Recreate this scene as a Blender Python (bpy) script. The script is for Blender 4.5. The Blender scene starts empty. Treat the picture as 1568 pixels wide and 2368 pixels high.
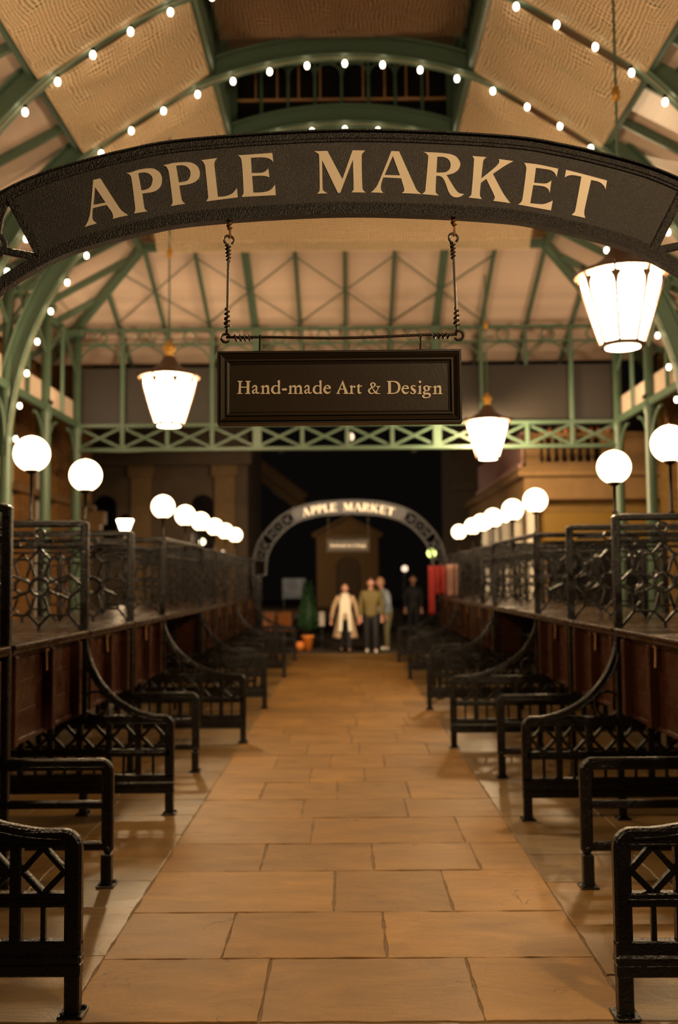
import bpy, bmesh, math, random
from mathutils import Vector, Matrix, noise
sc = bpy.context.scene
random.seed(7)
PI = math.pi
# ------------------------------------------------------------------ camera
F = 2302.2                       # focal length in pixels (35 mm, portrait frame 1568 x 2368)
VPX, VPY, ROLL, HC = 800.0, 1338.0, 0.0088, 1.70
u_, v_ = (VPX-784)/F, (1184-VPY)/F
d_ = Vector((u_, v_, -1)).normalized()
x_ = Vector((math.cos(ROLL), math.sin(ROLL), u_*math.cos(ROLL)+v_*math.sin(ROLL))).normalized()
z_ = x_.cross(d_).normalized()
RC = Matrix((x_, d_, z_))        # rows: world axes in camera space = camera-to-world rotation
cam = bpy.data.cameras.new('camera'); camo = bpy.data.objects.new('camera', cam)
sc.collection.objects.link(camo); sc.camera = camo
camo.matrix_world = Matrix.Translation((0, 0, HC)) @ RC.to_4x4()
cam.sensor_fit = 'VERTICAL'; cam.sensor_height = 36; cam.lens = 35
cam.clip_start = 0.05; cam.clip_end = 400
cam.dof.use_dof = True; cam.dof.focus_distance = 3.80; cam.dof.aperture_fstop = 1.75; cam.dof.aperture_blades = 0
def at(px, py, Y):               # the point of depth Y seen at a pixel of the photograph
    r = RC @ Vector(((px-784)/F, (1184-py)/F, -1))
    k = Y/r.y
    return Vector((r.x*k, Y, HC+r.z*k))
# ------------------------------------------------------------------ world, exposure
w = bpy.data.worlds.new('night'); sc.world = w; w.use_nodes = True
bg = w.node_tree.nodes['Background']; bg.inputs[0].default_value = (0.55, 0.42, 0.36, 1); bg.inputs[1].default_value = 0.003
sc.view_settings.view_transform = 'Standard'; sc.view_settings.look = 'None'
sc.view_settings.gamma = 1; sc.view_settings.exposure = 0.75
try: sc.view_settings.use_curve_mapping = False
except Exception: pass
cy = sc.cycles
cy.use_denoising = True
cy.max_bounces = 5; cy.diffuse_bounces = 3; cy.glossy_bounces = 3; cy.transmission_bounces = 3; cy.transparent_max_bounces = 12
cy.sample_clamp_indirect = 4; cy.use_light_tree = True; cy.caustics_reflective = False; cy.caustics_refractive = False
E_LANTERN, E_GLOBE, E_BULB, P_LANTERN, P_UP = 9.0, 3.6, 7.0, 480.0, 115.0
WARM = (1.0, 0.66, 0.33)
WARM2 = (1.0, 0.70, 0.39)
# ------------------------------------------------------------------ materials
def nodes_of(name):
    m = bpy.data.materials.new(name); m.use_nodes = True
    nt = m.node_tree; return m, nt, nt.nodes, nt.links, nt.nodes['Principled BSDF']
def mat(name, col, rough=.5, metal=0, bump=0, bscale=40, var=0, vscale=6, coat=0, spec=.5, rvar=0):
    m, nt, N, L, p = nodes_of(name)
    p.inputs['Base Color'].default_value = (*col, 1); p.inputs['Roughness'].default_value = rough
    p.inputs['Metallic'].default_value = metal; p.inputs['Coat Weight'].default_value = coat
    p.inputs['Coat Roughness'].default_value = .15
    p.inputs['Specular IOR Level'].default_value = spec
    tc = N.new('ShaderNodeTexCoord')
    if bump:
        n = N.new('ShaderNodeTexNoise'); n.inputs['Scale'].default_value = bscale; n.inputs['Detail'].default_value = 4
        b = N.new('ShaderNodeBump'); b.inputs['Strength'].default_value = bump; b.inputs['Distance'].default_value = .01
        L.new(tc.outputs['Object'], n.inputs['Vector']); L.new(n.outputs['Fac'], b.inputs['Height']); L.new(b.outputs['Normal'], p.inputs['Normal'])
    if var:
        n = N.new('ShaderNodeTexNoise'); n.inputs['Scale'].default_value = vscale; n.inputs['Detail'].default_value = 6
        r = N.new('ShaderNodeMixRGB'); r.blend_type = 'MIX'
        r.inputs[1].default_value = (*[c*(1-var) for c in col], 1); r.inputs[2].default_value = (*[min(1, c*(1+var)) for c in col], 1)
        L.new(tc.outputs['Object'], n.inputs['Vector']); L.new(n.outputs['Fac'], r.inputs[0]); L.new(r.outputs[0], p.inputs['Base Color'])
    if rvar:
        n = N.new('ShaderNodeTexNoise'); n.inputs['Scale'].default_value = 9; n.inputs['Detail'].default_value = 5
        mr = N.new('ShaderNodeMapRange'); mr.inputs[1].default_value = .35; mr.inputs[2].default_value = .65
        mr.inputs[3].default_value = max(.05, rough-rvar); mr.inputs[4].default_value = min(1, rough+rvar)
        L.new(tc.outputs['Object'], n.inputs['Vector']); L.new(n.outputs['Fac'], mr.inputs[0]); L.new(mr.outputs[0], p.inputs['Roughness'])
    return m
def emis(name, col, s):
    m, nt, N, L, p = nodes_of(name)
    p.inputs['Base Color'].default_value = (.8, .8, .8, 1)
    p.inputs['Emission Color'].default_value = (*col, 1); p.inputs['Emission Strength'].default_value = s
    return m
M = {}
M['iron'] = mat('black_gloss_iron', (.0035, .003, .0025), .24, 0, .5, 90, spec=.45, rvar=.07)
M['sign'] = mat('black_sign_paint', (.014, .0075, .0025), .48, 0, .5, 260, var=.25, vscale=30, spec=.95, rvar=.06)
M['signrim'] = mat('sign_rim_paint', (.011, .0075, .004), .36, 0, .9, 150, spec=.8)
M['board'] = mat('sign_board_paint', (.026, .015, .005), .42, 0, .05, 90, var=.25, vscale=9)
M['cream'] = mat('cream_letter_paint', (.85, .70, .50), .5, var=.06, vscale=20)
M['rust'] = mat('rusty_hook', (.20, .075, .02), .55, .4, .3, 120, var=.5, vscale=60)
M['wire'] = mat('dark_iron_wire', (.05, .034, .02), .38, .6, .3, 160, var=.4, vscale=60)
M['green'] = mat('green_painted_iron', (.078, .130, .085), .42, 0, .1, 20, var=.1)
M['trunk'] = mat('oxblood_trunk_paint', (.040, .0115, .004), .30, 0, .2, 35, var=.2, vscale=5, rvar=.08)
M['table'] = mat('worn_table_top', (.038, .019, .010), .24, 0, .3, 30, var=.4, vscale=7, rvar=.10)
M['brass'] = mat('worn_brass', (.50, .30, .13), .35, .8, .2, 80)
M['gold'] = mat('gilded_finial', (.55, .28, .05), .4, .5)
M['cap'] = mat('lantern_cap_copper', (.10, .055, .035), .5, .3)
M['stone'] = mat('warm_stone', (.24, .14, .055), .8, 0, .3, 14, var=.2)
M['pinkstone'] = mat('pink_render', (.55, .33, .29), .75, 0, .2, 10, var=.15)
M['paleplaster'] = mat('pale_plaster', (.72, .66, .55), .6)
M['darkstone'] = mat('sooty_stone', (.13, .085, .05), .85, 0, .3, 8, var=.2, vscale=2)
M['fascia'] = mat('cream_fascia_boards', (.62, .50, .40), .5, var=.1)
M['darkglass'] = mat('dark_glass', (.006, .006, .007), .12)
M['blind'] = mat('dark_louvre', (.075, .055, .042), .6, var=.1)
M['street'] = mat('street_setts', (.055, .035, .02), .6, 0, .5, 8, var=.3, vscale=2)
M['kerb'] = mat('rough_kerb_granite', (.20, .135, .07), .5, 0, 1.0, 26, var=.6, vscale=22)
M['mortar'] = mat('joint_mortar', (.16, .10, .045), .8, 0, .6, 60, var=.3, vscale=30)
M['bar'] = mat('timber_glazing_bar', (.42, .22, .09), .6)
M['cable'] = mat('pale_cable', (.35, .33, .22), .5)
M['rope'] = mat('beige_rope', (.55, .40, .24), .8)
M['red'] = mat('red_cloth', (.30, .022, .018), .7, var=.2, vscale=3)
M['whitecloth'] = mat('white_pattern_cloth', (.42, .24, .19), .7, var=.5, vscale=9)
M['leaf'] = mat('conifer_green', (.012, .045, .008), .7, 0, .5, 30, var=.4)
M['orange'] = mat('terracotta_orange', (.75, .22, .03), .5)
M['dullorange'] = mat('dull_orange', (.22, .07, .012), .5)
M['grey'] = mat('slate_board', (.10, .11, .14), .6)
def boards(name, c1, rough, axis, pitch=.11, groove=.10):
    m, nt, N, L, p = nodes_of(name)
    tc = N.new('ShaderNodeTexCoord'); sp = N.new('ShaderNodeSeparateXYZ'); L.new(tc.outputs['Object'], sp.inputs[0])
    a = N.new('ShaderNodeMath'); a.operation = 'DIVIDE'; a.inputs[1].default_value = pitch; L.new(sp.outputs[axis], a.inputs[0])
    f = N.new('ShaderNodeMath'); f.operation = 'FRACT'; L.new(a.outputs[0], f.inputs[0])
    g = N.new('ShaderNodeMath'); g.operation = 'GREATER_THAN'; g.inputs[1].default_value = groove; L.new(f.outputs[0], g.inputs[0])
    fl = N.new('ShaderNodeMath'); fl.operation = 'FLOOR'; L.new(a.outputs[0], fl.inputs[0])
    wn = N.new('ShaderNodeTexWhiteNoise'); wn.noise_dimensions = '1D'; L.new(fl.outputs[0], wn.inputs['W'])
    mr = N.new('ShaderNodeMapRange'); mr.inputs[3].default_value = .88; mr.inputs[4].default_value = 1.06; L.new(wn.outputs['Value'], mr.inputs[0])
    mx = N.new('ShaderNodeMixRGB'); mx.blend_type = 'MULTIPLY'; mx.inputs[0].default_value = 1; mx.inputs[1].default_value = (*c1, 1); L.new(mr.outputs[0], mx.inputs[2])
    L.new(mx.outputs[0], p.inputs['Base Color'])
    b = N.new('ShaderNodeBump'); b.inputs['Strength'].default_value = .9; b.inputs['Distance'].default_value = .012
    L.new(g.outputs[0], b.inputs['Height']); L.new(b.outputs[0], p.inputs['Normal'])
    p.inputs['Roughness'].default_value = rough
    return m
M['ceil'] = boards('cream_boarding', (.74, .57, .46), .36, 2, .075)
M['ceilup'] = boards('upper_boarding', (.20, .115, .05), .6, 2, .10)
M['louvre'] = boards('louvre_slats', (.022, .016, .011), .55, 2, .07, .22)
def brick(name, c1, c2, mo):
    m, nt, N, L, p = nodes_of(name)
    tc = N.new('ShaderNodeTexCoord'); sp = N.new('ShaderNodeSeparateXYZ'); cb = N.new('ShaderNodeCombineXYZ')
    L.new(tc.outputs['Object'], sp.inputs[0]); ad = N.new('ShaderNodeMath'); L.new(sp.outputs[0], ad.inputs[0]); L.new(sp.outputs[1], ad.inputs[1])
    L.new(ad.outputs[0], cb.inputs[0]); L.new(sp.outputs[2], cb.inputs[1])
    b = N.new('ShaderNodeTexBrick'); b.inputs['Scale'].default_value = 1; b.inputs['Brick Width'].default_value = .22; b.inputs['Row Height'].default_value = .075
    b.inputs['Mortar Size'].default_value = .008
    b.inputs['Color1'].default_value = (*c1, 1); b.inputs['Color2'].default_value = (*c2, 1); b.inputs['Mortar'].default_value = (*mo, 1)
    L.new(cb.outputs[0], b.inputs['Vector']); L.new(b.outputs['Color'], p.inputs['Base Color'])
    bu = N.new('ShaderNodeBump'); bu.inputs['Strength'].default_value = .5; bu.inputs['Distance'].default_value = .01; bu.invert = True
    L.new(b.outputs['Fac'], bu.inputs['Height']); L.new(bu.outputs[0], p.inputs['Normal']); p.inputs['Roughness'].default_value = .85
    return m
M['brickL'] = brick('orange_brown_brick', (.33, .15, .03), (.25, .11, .022), (.19, .10, .04))
M['brickR'] = brick('yellow_stock_brick', (.26, .145, .03), (.2, .11, .022), (.17, .11, .04))
M['arch'] = mat('dark_rubbed_brick', (.17, .08, .03), .8, 0, .2, 20, var=.2)
# floor slabs: tint per slab in a colour attribute, cleft surface from noise
def slabmat():
    m, nt, N, L, p = nodes_of('york_stone_slabs')
    at_ = N.new('ShaderNodeVertexColor'); at_.layer_name = 'tint'
    tc = N.new('ShaderNodeTexCoord')
    mp = N.new('ShaderNodeMapping'); mp.inputs['Scale'].default_value = (.7, 1.6, 1); mp.inputs['Rotation'].default_value = (0, 0, .35); L.new(tc.outputs['Object'], mp.inputs[0])
    n1 = N.new('ShaderNodeTexNoise'); n1.inputs['Scale'].default_value = 3.2; n1.inputs['Detail'].default_value = 9; n1.inputs['Roughness'].default_value = .62; n1.inputs['Distortion'].default_value = .6
    L.new(mp.outputs[0], n1.inputs['Vector'])
    r1 = N.new('ShaderNodeMapRange'); r1.inputs[1].default_value = .3; r1.inputs[2].default_value = .7; r1.inputs[3].default_value = .70; r1.inputs[4].default_value = 1.22; L.new(n1.outputs['Fac'], r1.inputs[0])
    n2 = N.new('ShaderNodeTexNoise'); n2.inputs['Scale'].default_value = 70; n2.inputs['Detail'].default_value = 4; L.new(tc.outputs['Object'], n2.inputs['Vector'])
    r2 = N.new('ShaderNodeMapRange'); r2.inputs[1].default_value = .3; r2.inputs[2].default_value = .7; r2.inputs[3].default_value = .92; r2.inputs[4].default_value = 1.07; L.new(n2.outputs['Fac'], r2.inputs[0])
    a = N.new('ShaderNodeMath'); a.operation = 'MULTIPLY'; L.new(r1.outputs[0], a.inputs[0]); L.new(r2.outputs[0], a.inputs[1])
    mx = N.new('ShaderNodeMixRGB'); mx.blend_type = 'MULTIPLY'; mx.inputs[0].default_value = 1; L.new(at_.outputs['Color'], mx.inputs[1]); L.new(a.outputs[0], mx.inputs[2])
    # thin cleft ridges
    n3 = N.new('ShaderNodeTexNoise'); n3.inputs['Scale'].default_value = 1.7; n3.inputs['Detail'].default_value = 3; n3.inputs['Distortion'].default_value = 1.2; L.new(mp.outputs[0], n3.inputs['Vector'])
    ml = N.new('ShaderNodeMath'); ml.operation = 'MULTIPLY'; ml.inputs[1].default_value = 9; L.new(n3.outputs['Fac'], ml.inputs[0])
    fl = N.new('ShaderNodeMath'); fl.operation = 'FLOOR'; L.new(ml.outputs[0], fl.inputs[0])
    # thin dark lines along some of the cleft edges
    fr = N.new('ShaderNodeMath'); fr.operation = 'FRACT'; L.new(ml.outputs[0], fr.inputs[0])
    e1 = N.new('ShaderNodeMath'); e1.operation = 'LESS_THAN'; e1.inputs[1].default_value = .045; L.new(fr.outputs[0], e1.inputs[0])
    n4 = N.new('ShaderNodeTexNoise'); n4.inputs['Scale'].default_value = 2.6; n4.inputs['Detail'].default_value = 2; L.new(tc.outputs['Object'], n4.inputs['Vector'])
    e2 = N.new('ShaderNodeMapRange'); e2.inputs[1].default_value = .52; e2.inputs[2].default_value = .60; L.new(n4.outputs['Fac'], e2.inputs[0])
    e3 = N.new('ShaderNodeMath'); e3.operation = 'MULTIPLY'; L.new(e1.outputs[0], e3.inputs[0]); L.new(e2.outputs[0], e3.inputs[1])
    e4 = N.new('ShaderNodeMath'); e4.operation = 'MULTIPLY'; e4.inputs[1].default_value = .6; L.new(e3.outputs[0], e4.inputs[0])
    dm = N.new('ShaderNodeMixRGB'); dm.inputs[2].default_value = (.05, .028, .01, 1); L.new(e4.outputs[0], dm.inputs[0]); L.new(mx.outputs[0], dm.inputs[1]); L.new(dm.outputs[0], p.inputs['Base Color'])
    ad = N.new('ShaderNodeMath'); ad.operation = 'MULTIPLY_ADD'; ad.inputs[1].default_value = .35; L.new(fl.outputs[0], ad.inputs[0]); L.new(n1.outputs['Fac'], ad.inputs[2])
    ad2 = N.new('ShaderNodeMath'); ad2.operation = 'MULTIPLY_ADD'; ad2.inputs[1].default_value = .12; L.new(n2.outputs['Fac'], ad2.inputs[0]); L.new(ad.outputs[0], ad2.inputs[2])
    b = N.new('ShaderNodeBump'); b.inputs['Strength'].default_value = .8; b.inputs['Distance'].default_value = .010; L.new(ad2.outputs[0], b.inputs['Height']); L.new(b.outputs[0], p.inputs['Normal'])
    al = N.new('ShaderNodeMapRange'); al.inputs[1].default_value = 0; al.inputs[2].default_value = 1; al.inputs[3].default_value = .62; al.inputs[4].default_value = .36; L.new(at_.outputs['Alpha'], al.inputs[0])
    L.new(al.outputs[0], p.inputs['Roughness'])
    return m
M['slab'] = slabmat()
def netmat(name, col, thread=.22, pitch=.042):
    m, nt, N, L, p = nodes_of(name)
    uv = N.new('ShaderNodeUVMap'); uv.uv_map = 'UVMap'
    nz = N.new('ShaderNodeTexNoise'); nz.inputs['Scale'].default_value = 2.2; nz.inputs['Detail'].default_value = 3; L.new(uv.outputs[0], nz.inputs['Vector'])
    sb = N.new('ShaderNodeVectorMath'); sb.operation = 'SUBTRACT'; sb.inputs[1].default_value = (.5, .5, .5); L.new(nz.outputs['Color'], sb.inputs[0])
    sc_ = N.new('ShaderNodeVectorMath'); sc_.operation = 'SCALE'; sc_.inputs['Scale'].default_value = .16; L.new(sb.outputs[0], sc_.inputs[0])
    ad = N.new('ShaderNodeVectorMath'); ad.operation = 'ADD'; L.new(uv.outputs[0], ad.inputs[0]); L.new(sc_.outputs[0], ad.inputs[1])
    sp = N.new('ShaderNodeSeparateXYZ'); L.new(ad.outputs[0], sp.inputs[0])
    outs = []
    for k in (0, 1):
        d = N.new('ShaderNodeMath'); d.operation = 'DIVIDE'; d.inputs[1].default_value = pitch; L.new(sp.outputs[k], d.inputs[0])
        f = N.new('ShaderNodeMath'); f.operation = 'FRACT'; L.new(d.outputs[0], f.inputs[0])
        g = N.new('ShaderNodeMath'); g.operation = 'LESS_THAN'; g.inputs[1].default_value = thread; L.new(f.outputs[0], g.inputs[0]); outs.append(g)
    mx = N.new('ShaderNodeMath'); mx.operation = 'MAXIMUM'; L.new(outs[0].outputs[0], mx.inputs[0]); L.new(outs[1].outputs[0], mx.inputs[1])
    L.new(mx.outputs[0], p.inputs['Alpha']); p.inputs['Base Color'].default_value = (*col, 1); p.inputs['Roughness'].default_value = .9
    return m
M['net'] = netmat('beige_netting', (.93, .70, .44), .36, .045)
M['net2'] = netmat('brown_netting', (.34, .20, .10), .30, .05)
def litglass(name, col, s):      # thin lantern glass: glows, and lets the lamp inside shine through
    m, nt, N, L, p = nodes_of(name); e = N.new('ShaderNodeEmission'); e.inputs[0].default_value = (*col, 1); e.inputs[1].default_value = s
    t = N.new('ShaderNodeBsdfTransparent'); mx = N.new('ShaderNodeMixShader'); mx.inputs[0].default_value = .35
    L.new(e.outputs[0], mx.inputs[2]); L.new(t.outputs[0], mx.inputs[1]); L.new(mx.outputs[0], N['Material Output'].inputs['Surface']); return m
M['lantern'] = litglass('lantern_glass_lit', WARM2, E_LANTERN/.35)
M['globe'] = emis('opal_globe_lit', (1.0, .68, .38), E_GLOBE)
M['bulb'] = emis('festoon_bulb_lit', (1.0, .80, .55), E_BULB)
M['farlamp'] = emis('far_lamp_lit', (1.0, .85, .5), 3.0)
M['farlampg'] = emis('far_lamp_greenish', (.85, 1.0, .25), 2.0)
M['farlampp'] = emis('far_lamp_pinkish', (1.0, .70, .5), .9)
# ------------------------------------------------------------------ mesh builder
C = sc.collection
class MB:
    def __init__(s): s.v = []; s.f = []; s.sm = []
    def add(s, vs, fs, smooth=False):
        o = len(s.v); s.v += [tuple(v) for v in vs]
        for f in fs: s.f.append([i+o for i in f]); s.sm.append(smooth)
        return s
    def box(s, x0, x1, y0, y1, z0, z1):
        x0, x1 = min(x0, x1), max(x0, x1)
        vs = [(x, y, z) for x in (x0, x1) for y in (y0, y1) for z in (z0, z1)]
        return s.add(vs, [(0, 1, 3, 2), (4, 6, 7, 5), (0, 4, 5, 1), (2, 3, 7, 6), (0, 2, 6, 4), (1, 5, 7, 3)])
    def cbox(s, x0, x1, y0, y1, z0, z1, c=.004):   # box with all edges chamfered
        x0, x1 = min(x0, x1), max(x0, x1)
        bm = bmesh.new(); bmesh.ops.create_cube(bm, size=1)
        for v in bm.verts: v.co = Vector(((x0+x1)/2+v.co.x*(x1-x0), (y0+y1)/2+v.co.y*(y1-y0), (z0+z1)/2+v.co.z*(z1-z0)))
        bmesh.ops.bevel(bm, geom=bm.edges[:], offset=c, segments=1, profile=.5, affect='EDGES')
        bm.verts.index_update(); s.add([v.co for v in bm.verts], [[v.index for v in f.verts] for f in bm.faces]); bm.free(); return s
    def bar(s, p, q, w, h, up=(0, 0, 1), c=.18):   # chamfered bar from p to q, w across, h along up
        p, q = Vector(p), Vector(q); d = (q-p).normalized(); up = Vector(up)
        if abs(d.dot(up)) > .98: up = Vector((0, 1, 0))
        a = d.cross(up).normalized(); b = a.cross(d).normalized(); k = min(w, h)*c
        pr = [(-w/2+k, -h/2), (w/2-k, -h/2), (w/2, -h/2+k), (w/2, h/2-k), (w/2-k, h/2), (-w/2+k, h/2), (-w/2, h/2-k), (-w/2, -h/2+k)]
        vs = [e+a*x+b*y for e in (p, q) for x, y in pr]
        fs = [(i, (i+1) % 8, 8+(i+1) % 8, 8+i) for i in range(8)]+[tuple(range(7, -1, -1)), tuple(range(8, 16))]
        return s.add(vs, fs)
    def sweep(s, pts, w, t, y0=0, closed=False, c=.2):   # path in the XZ plane, w in the plane, t thick along Y around y0
        n = len(pts); P = [Vector((p[0], p[1])) for p in pts]; k = min(w, t)*c
        pr = [(-w/2+k, -t/2), (w/2-k, -t/2), (w/2, -t/2+k), (w/2, t/2-k), (w/2-k, t/2), (-w/2+k, t/2), (-w/2, t/2-k), (-w/2, -t/2+k)]
        vs = []
        for i in range(n):
            a = P[(i-1) % n] if (closed or i > 0) else None; b = P[(i+1) % n] if (closed or i < n-1) else None
            d1 = (P[i]-a).normalized() if a is not None else (b-P[i]).normalized()
            d2 = (b-P[i]).normalized() if b is not None else d1
            n1 = Vector((-d1.y, d1.x)); n2 = Vector((-d2.y, d2.x)); m = (n1+n2)
            m = m.normalized() if m.length > 1e-6 else n1
            m = m/max(.35, m.dot(n1))
            for x, y in pr: vs.append((P[i].x+m.x*x, y0+y, P[i].y+m.y*x))
        fs = []
        for i in range(n if closed else n-1):
            j = (i+1) % n
            for e in range(8): fs.append((i*8+e, i*8+(e+1) % 8, j*8+(e+1) % 8, j*8+e))
        if not closed: fs += [tuple(range(7, -1, -1)), tuple(range((n-1)*8, n*8))]
        return s.add(vs, fs)
    def tube(s, pts, r, n=8, closed=False):
        P = [Vector(p) for p in pts]; m = len(P); R = r if isinstance(r, (list, tuple)) else [r]*m
        vs = []; ref = None
        for i in range(m):
            a = P[(i-1) % m] if (closed or i > 0) else P[i]; b = P[(i+1) % m] if (closed or i < m-1) else P[i]
            d = (b-a); d = d.normalized() if d.length > 1e-9 else Vector((0, 0, 1))
            if ref is None: ref = Vector((1, 0, 0)) if abs(d.x) < .8 else Vector((0, 1, 0))
            ref = (ref-d*ref.dot(d)); ref = ref.normalized() if ref.length > 1e-6 else d.orthogonal().normalized()
            o = d.cross(ref)
            for k in range(n):
                t = 2*PI*k/n; vs.append(P[i]+(ref*math.cos(t)+o*math.sin(t))*R[i])
        fs = []
        for i in range(m if closed else m-1):
            j = (i+1) % m
            for k in range(n): fs.append((i*n+k, i*n+(k+1) % n, j*n+(k+1) % n, j*n+k))
        s.add(vs, fs, True)
        if not closed: s.add([], []); s.f += [[len(s.v)-len(vs)+k for k in range(n-1, -1, -1)], [len(s.v)-n+k for k in range(n)]]; s.sm += [False, False]
        return s
    def lathe(s, prof, n=24, c=(0, 0), ang=0, smooth=True, z0=0):
        vs = []; fs = []
        for r, z in prof:
            for k in range(n):
                t = 2*PI*k/n+ang; vs.append((c[0]+r*math.cos(t), c[1]+r*math.sin(t), z+z0))
        for i in range(len(prof)-1):
            for k in range(n): fs.append((i*n+k, i*n+(k+1) % n, (i+1)*n+(k+1) % n, (i+1)*n+k))
        s.add(vs, fs, smooth)
        b = len(s.v)-len(vs)
        s.f += [[b+k for k in range(n-1, -1, -1)], [b+(len(prof)-1)*n+k for k in range(n)]]; s.sm += [False, False]
        return s
    def build(s, name, m, parent=None, loc=None):
        me = bpy.data.meshes.new(name); me.from_pydata(s.v, [], s.f); me.validate(); me.update()
        if len(me.polygons) == len(s.sm): me.polygons.foreach_set('use_smooth', s.sm)
        me.materials.append(M[m] if isinstance(m, str) else m)
        bm = bmesh.new(); bm.from_mesh(me); bmesh.ops.recalc_face_normals(bm, faces=bm.faces); bm.to_mesh(me); bm.free()
        o = bpy.data.objects.new(name, me); C.objects.link(o)
        if parent: o.parent = parent
        if loc is not None: o.location = loc
        return o
def circ(cx, cz, r, n=24, a0=0, a1=2*PI): return [(cx+r*math.cos(a0+(a1-a0)*k/n), cz+r*math.sin(a0+(a1-a0)*k/n)) for k in range(n+(0 if abs(a1-a0-2*PI) < 1e-6 else 1))]
def tag(o, label, cat, group=None):
    o['label'] = label; o['category'] = cat
    if group: o['group'] = group
    return o
def thing(name, label, cat, loc=(0, 0, 0), group=None, rz=0):
    o = bpy.data.objects.new(name, None); C.objects.link(o); o.location = loc; o.rotation_euler = (0, 0, rz); o.empty_display_size = .1
    return tag(o, label, cat, group)
def struct(o): o['kind'] = 'structure'; return o
def copy_tree(o, parent=None):
    c = o.copy(); C.objects.link(c)
    if parent: c.parent = parent
    for ch in list(o.children): copy_tree(ch, c)
    return c
def dup(o, loc, label=None, group=None):
    c = copy_tree(o); c.location = loc
    if label: c['label'] = label
    if group: c['group'] = group
    return c
ORD = ['nearest', 'second nearest', 'third nearest', 'fourth nearest', 'fifth nearest', 'sixth nearest', 'seventh nearest', 'eighth nearest', 'ninth nearest', 'tenth nearest', 'eleventh nearest', 'twelfth nearest']
# ------------------------------------------------------------------ paving
AISL, AISR = -1.11, 1.10
def slab_rows():
    ys = [3.955, 4.597, 5.22, 5.938, 6.538, 7.236, 7.823, 8.479, 9.11, 9.773, 10.46]
    while ys[-1] < 22.1: ys.append(ys[-1]+random.uniform(.52, .74))
    ys.append(22.75)
    fixed = [[-.351, .522], [-.576, .171], [-.079, .538], [-.521, .149, .778], [-.244, .758], [-.337, .434], [-.685, -.085, .488]]
    out = []
    for i in range(len(ys)-1):
        if i < len(fixed): js = fixed[i]
        else:
            js = []; x = AISL+random.uniform(.3, .8)
            while x < AISR-.25: js.append(x); x += random.uniform(.45, .85)
        xs = [AISL]+js+[AISR]
        for a, b in zip(xs, xs[1:]): out.append((a, b, ys[i], ys[i+1], 0))
    for side in (-1, 1):      # side paving, rows of their own
        y = 3.955; x1 = AISR if side > 0 else -AISL
        while y < 22.7:
            dy = random.uniform(.42, .70); y2 = min(y+dy, 22.75)
            if 22.75-y2 < .2: y2 = 22.75
            x = x1; first = True
            while x < 6.1:
                wdt = random.uniform(.62, .72) if first else random.uniform(.5, .95)
                a, b = x, min(x+wdt, 6.15); first = False
                out.append(((a, b, y, y2, 1) if side > 0 else (-b, -a, y, y2, 1))); x = b
            y = y2
    return out
def make_floor():
    V = []; Fc = []; cols = []
    for (x0, x1, y0, y1, kind) in slab_rows():
        g = .003; near = y0 < 9
        x0 += g; x1 -= g; y0 += g; y1 -= g
        if x1-x0 < .05 or y1-y0 < .05: continue
        step = .035 if near else .25
        loop = []
        def edge(ax, ay, bx, by):
            n = max(2, int(math.hypot(bx-ax, by-ay)/step))
            for k in range(n):
                t = k/n; x, y = ax+(bx-ax)*t, ay+(by-ay)*t
                j = noise.noise(Vector((x*7, y*7, 1.3)))*.010+noise.noise(Vector((x*31, y*31, 4)))*.004
                nx, ny = (by-ay), -(bx-ax); l = math.hypot(nx, ny)
                loop.append((x+nx/l*(j-.002), y+ny/l*(j-.002)))
        edge(x0, y0, x1, y0); edge(x1, y0, x1, y1); edge(x1, y1, x0, y1); edge(x0, y1, x0, y0)
        cx, cy_ = (x0+x1)/2, (y0+y1)/2
        tilt = (random.uniform(-1, 1)*.002, random.uniform(-1, 1)*.002); zz = random.uniform(-.003, .0)
        n = len(loop); b = len(V)
        for (x, y) in loop: V.append((x, y, zz-.02))
        for (x, y) in loop: V.append((x, y, zz-.003))
        for (x, y) in loop:
            dx, dy = cx-x, cy_-y; l = math.hypot(dx, dy); V.append((x+dx/l*.0035, y+dy/l*.0035, zz+tilt[0]*(x-cx)+tilt[1]*(y-cy_)))
        v = random.uniform(.84, 1.12); h = random.uniform(-.03, .03)
        gl = random.uniform(0, .35) if kind == 0 else random.uniform(.45, 1.0)
        c = ((.275+h*.2)*v, .141*v, (.030-h*.08)*v, gl) if kind == 0 else ((.210+h*.7)*v*.9, .122*v*.9, (.038-h*.4)*v*.9, gl)
        for k in range(n):
            j = (k+1) % n; Fc.append((b+k, b+j, b+n+j, b+n+k)); Fc.append((b+n+k, b+n+j, b+2*n+j, b+2*n+k)); cols += [c, c]
        Fc.append(tuple(b+2*n+k for k in range(n))); cols.append(c)
    me = bpy.data.meshes.new('floor'); me.from_pydata(V, [], Fc); me.update()
    ca = me.color_attributes.new('tint', 'FLOAT_COLOR', 'CORNER')
    data = []
    for p, c in zip(me.polygons, cols): data += list(c)*p.loop_total
    ca.data.foreach_set('color', data)
    me.materials.append(M['slab']); me.materials.append(M['mortar'])
    o = bpy.data.objects.new('floor', me); C.objects.link(o); struct(o)
make_floor()
struct(MB().box(-6.2, 6.2, 3.93, 22.78, -.2, -.007).build('trim_1', 'mortar'))
def rough_strip(name, y0, y1, z, m):
    b = MB(); nx, ny = 300, 8; vs = []
    for j in range(ny+1):
        for i in range(nx+1):
            x = -5+10*i/nx; y = y0+(y1-y0)*j/ny
            zz = z+noise.noise(Vector((x*9, y*9, 0)))*.012+noise.noise(Vector((x*40, y*40, 0)))*.006
            if j in (0,): zz = z-.2
            vs.append((x, y, zz))
    fs = [(j*(nx+1)+i, j*(nx+1)+i+1, (j+1)*(nx+1)+i+1, (j+1)*(nx+1)+i) for j in range(ny) for i in range(nx)]
    b.add(vs, fs, True); return struct(b.build(name, m))
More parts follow.
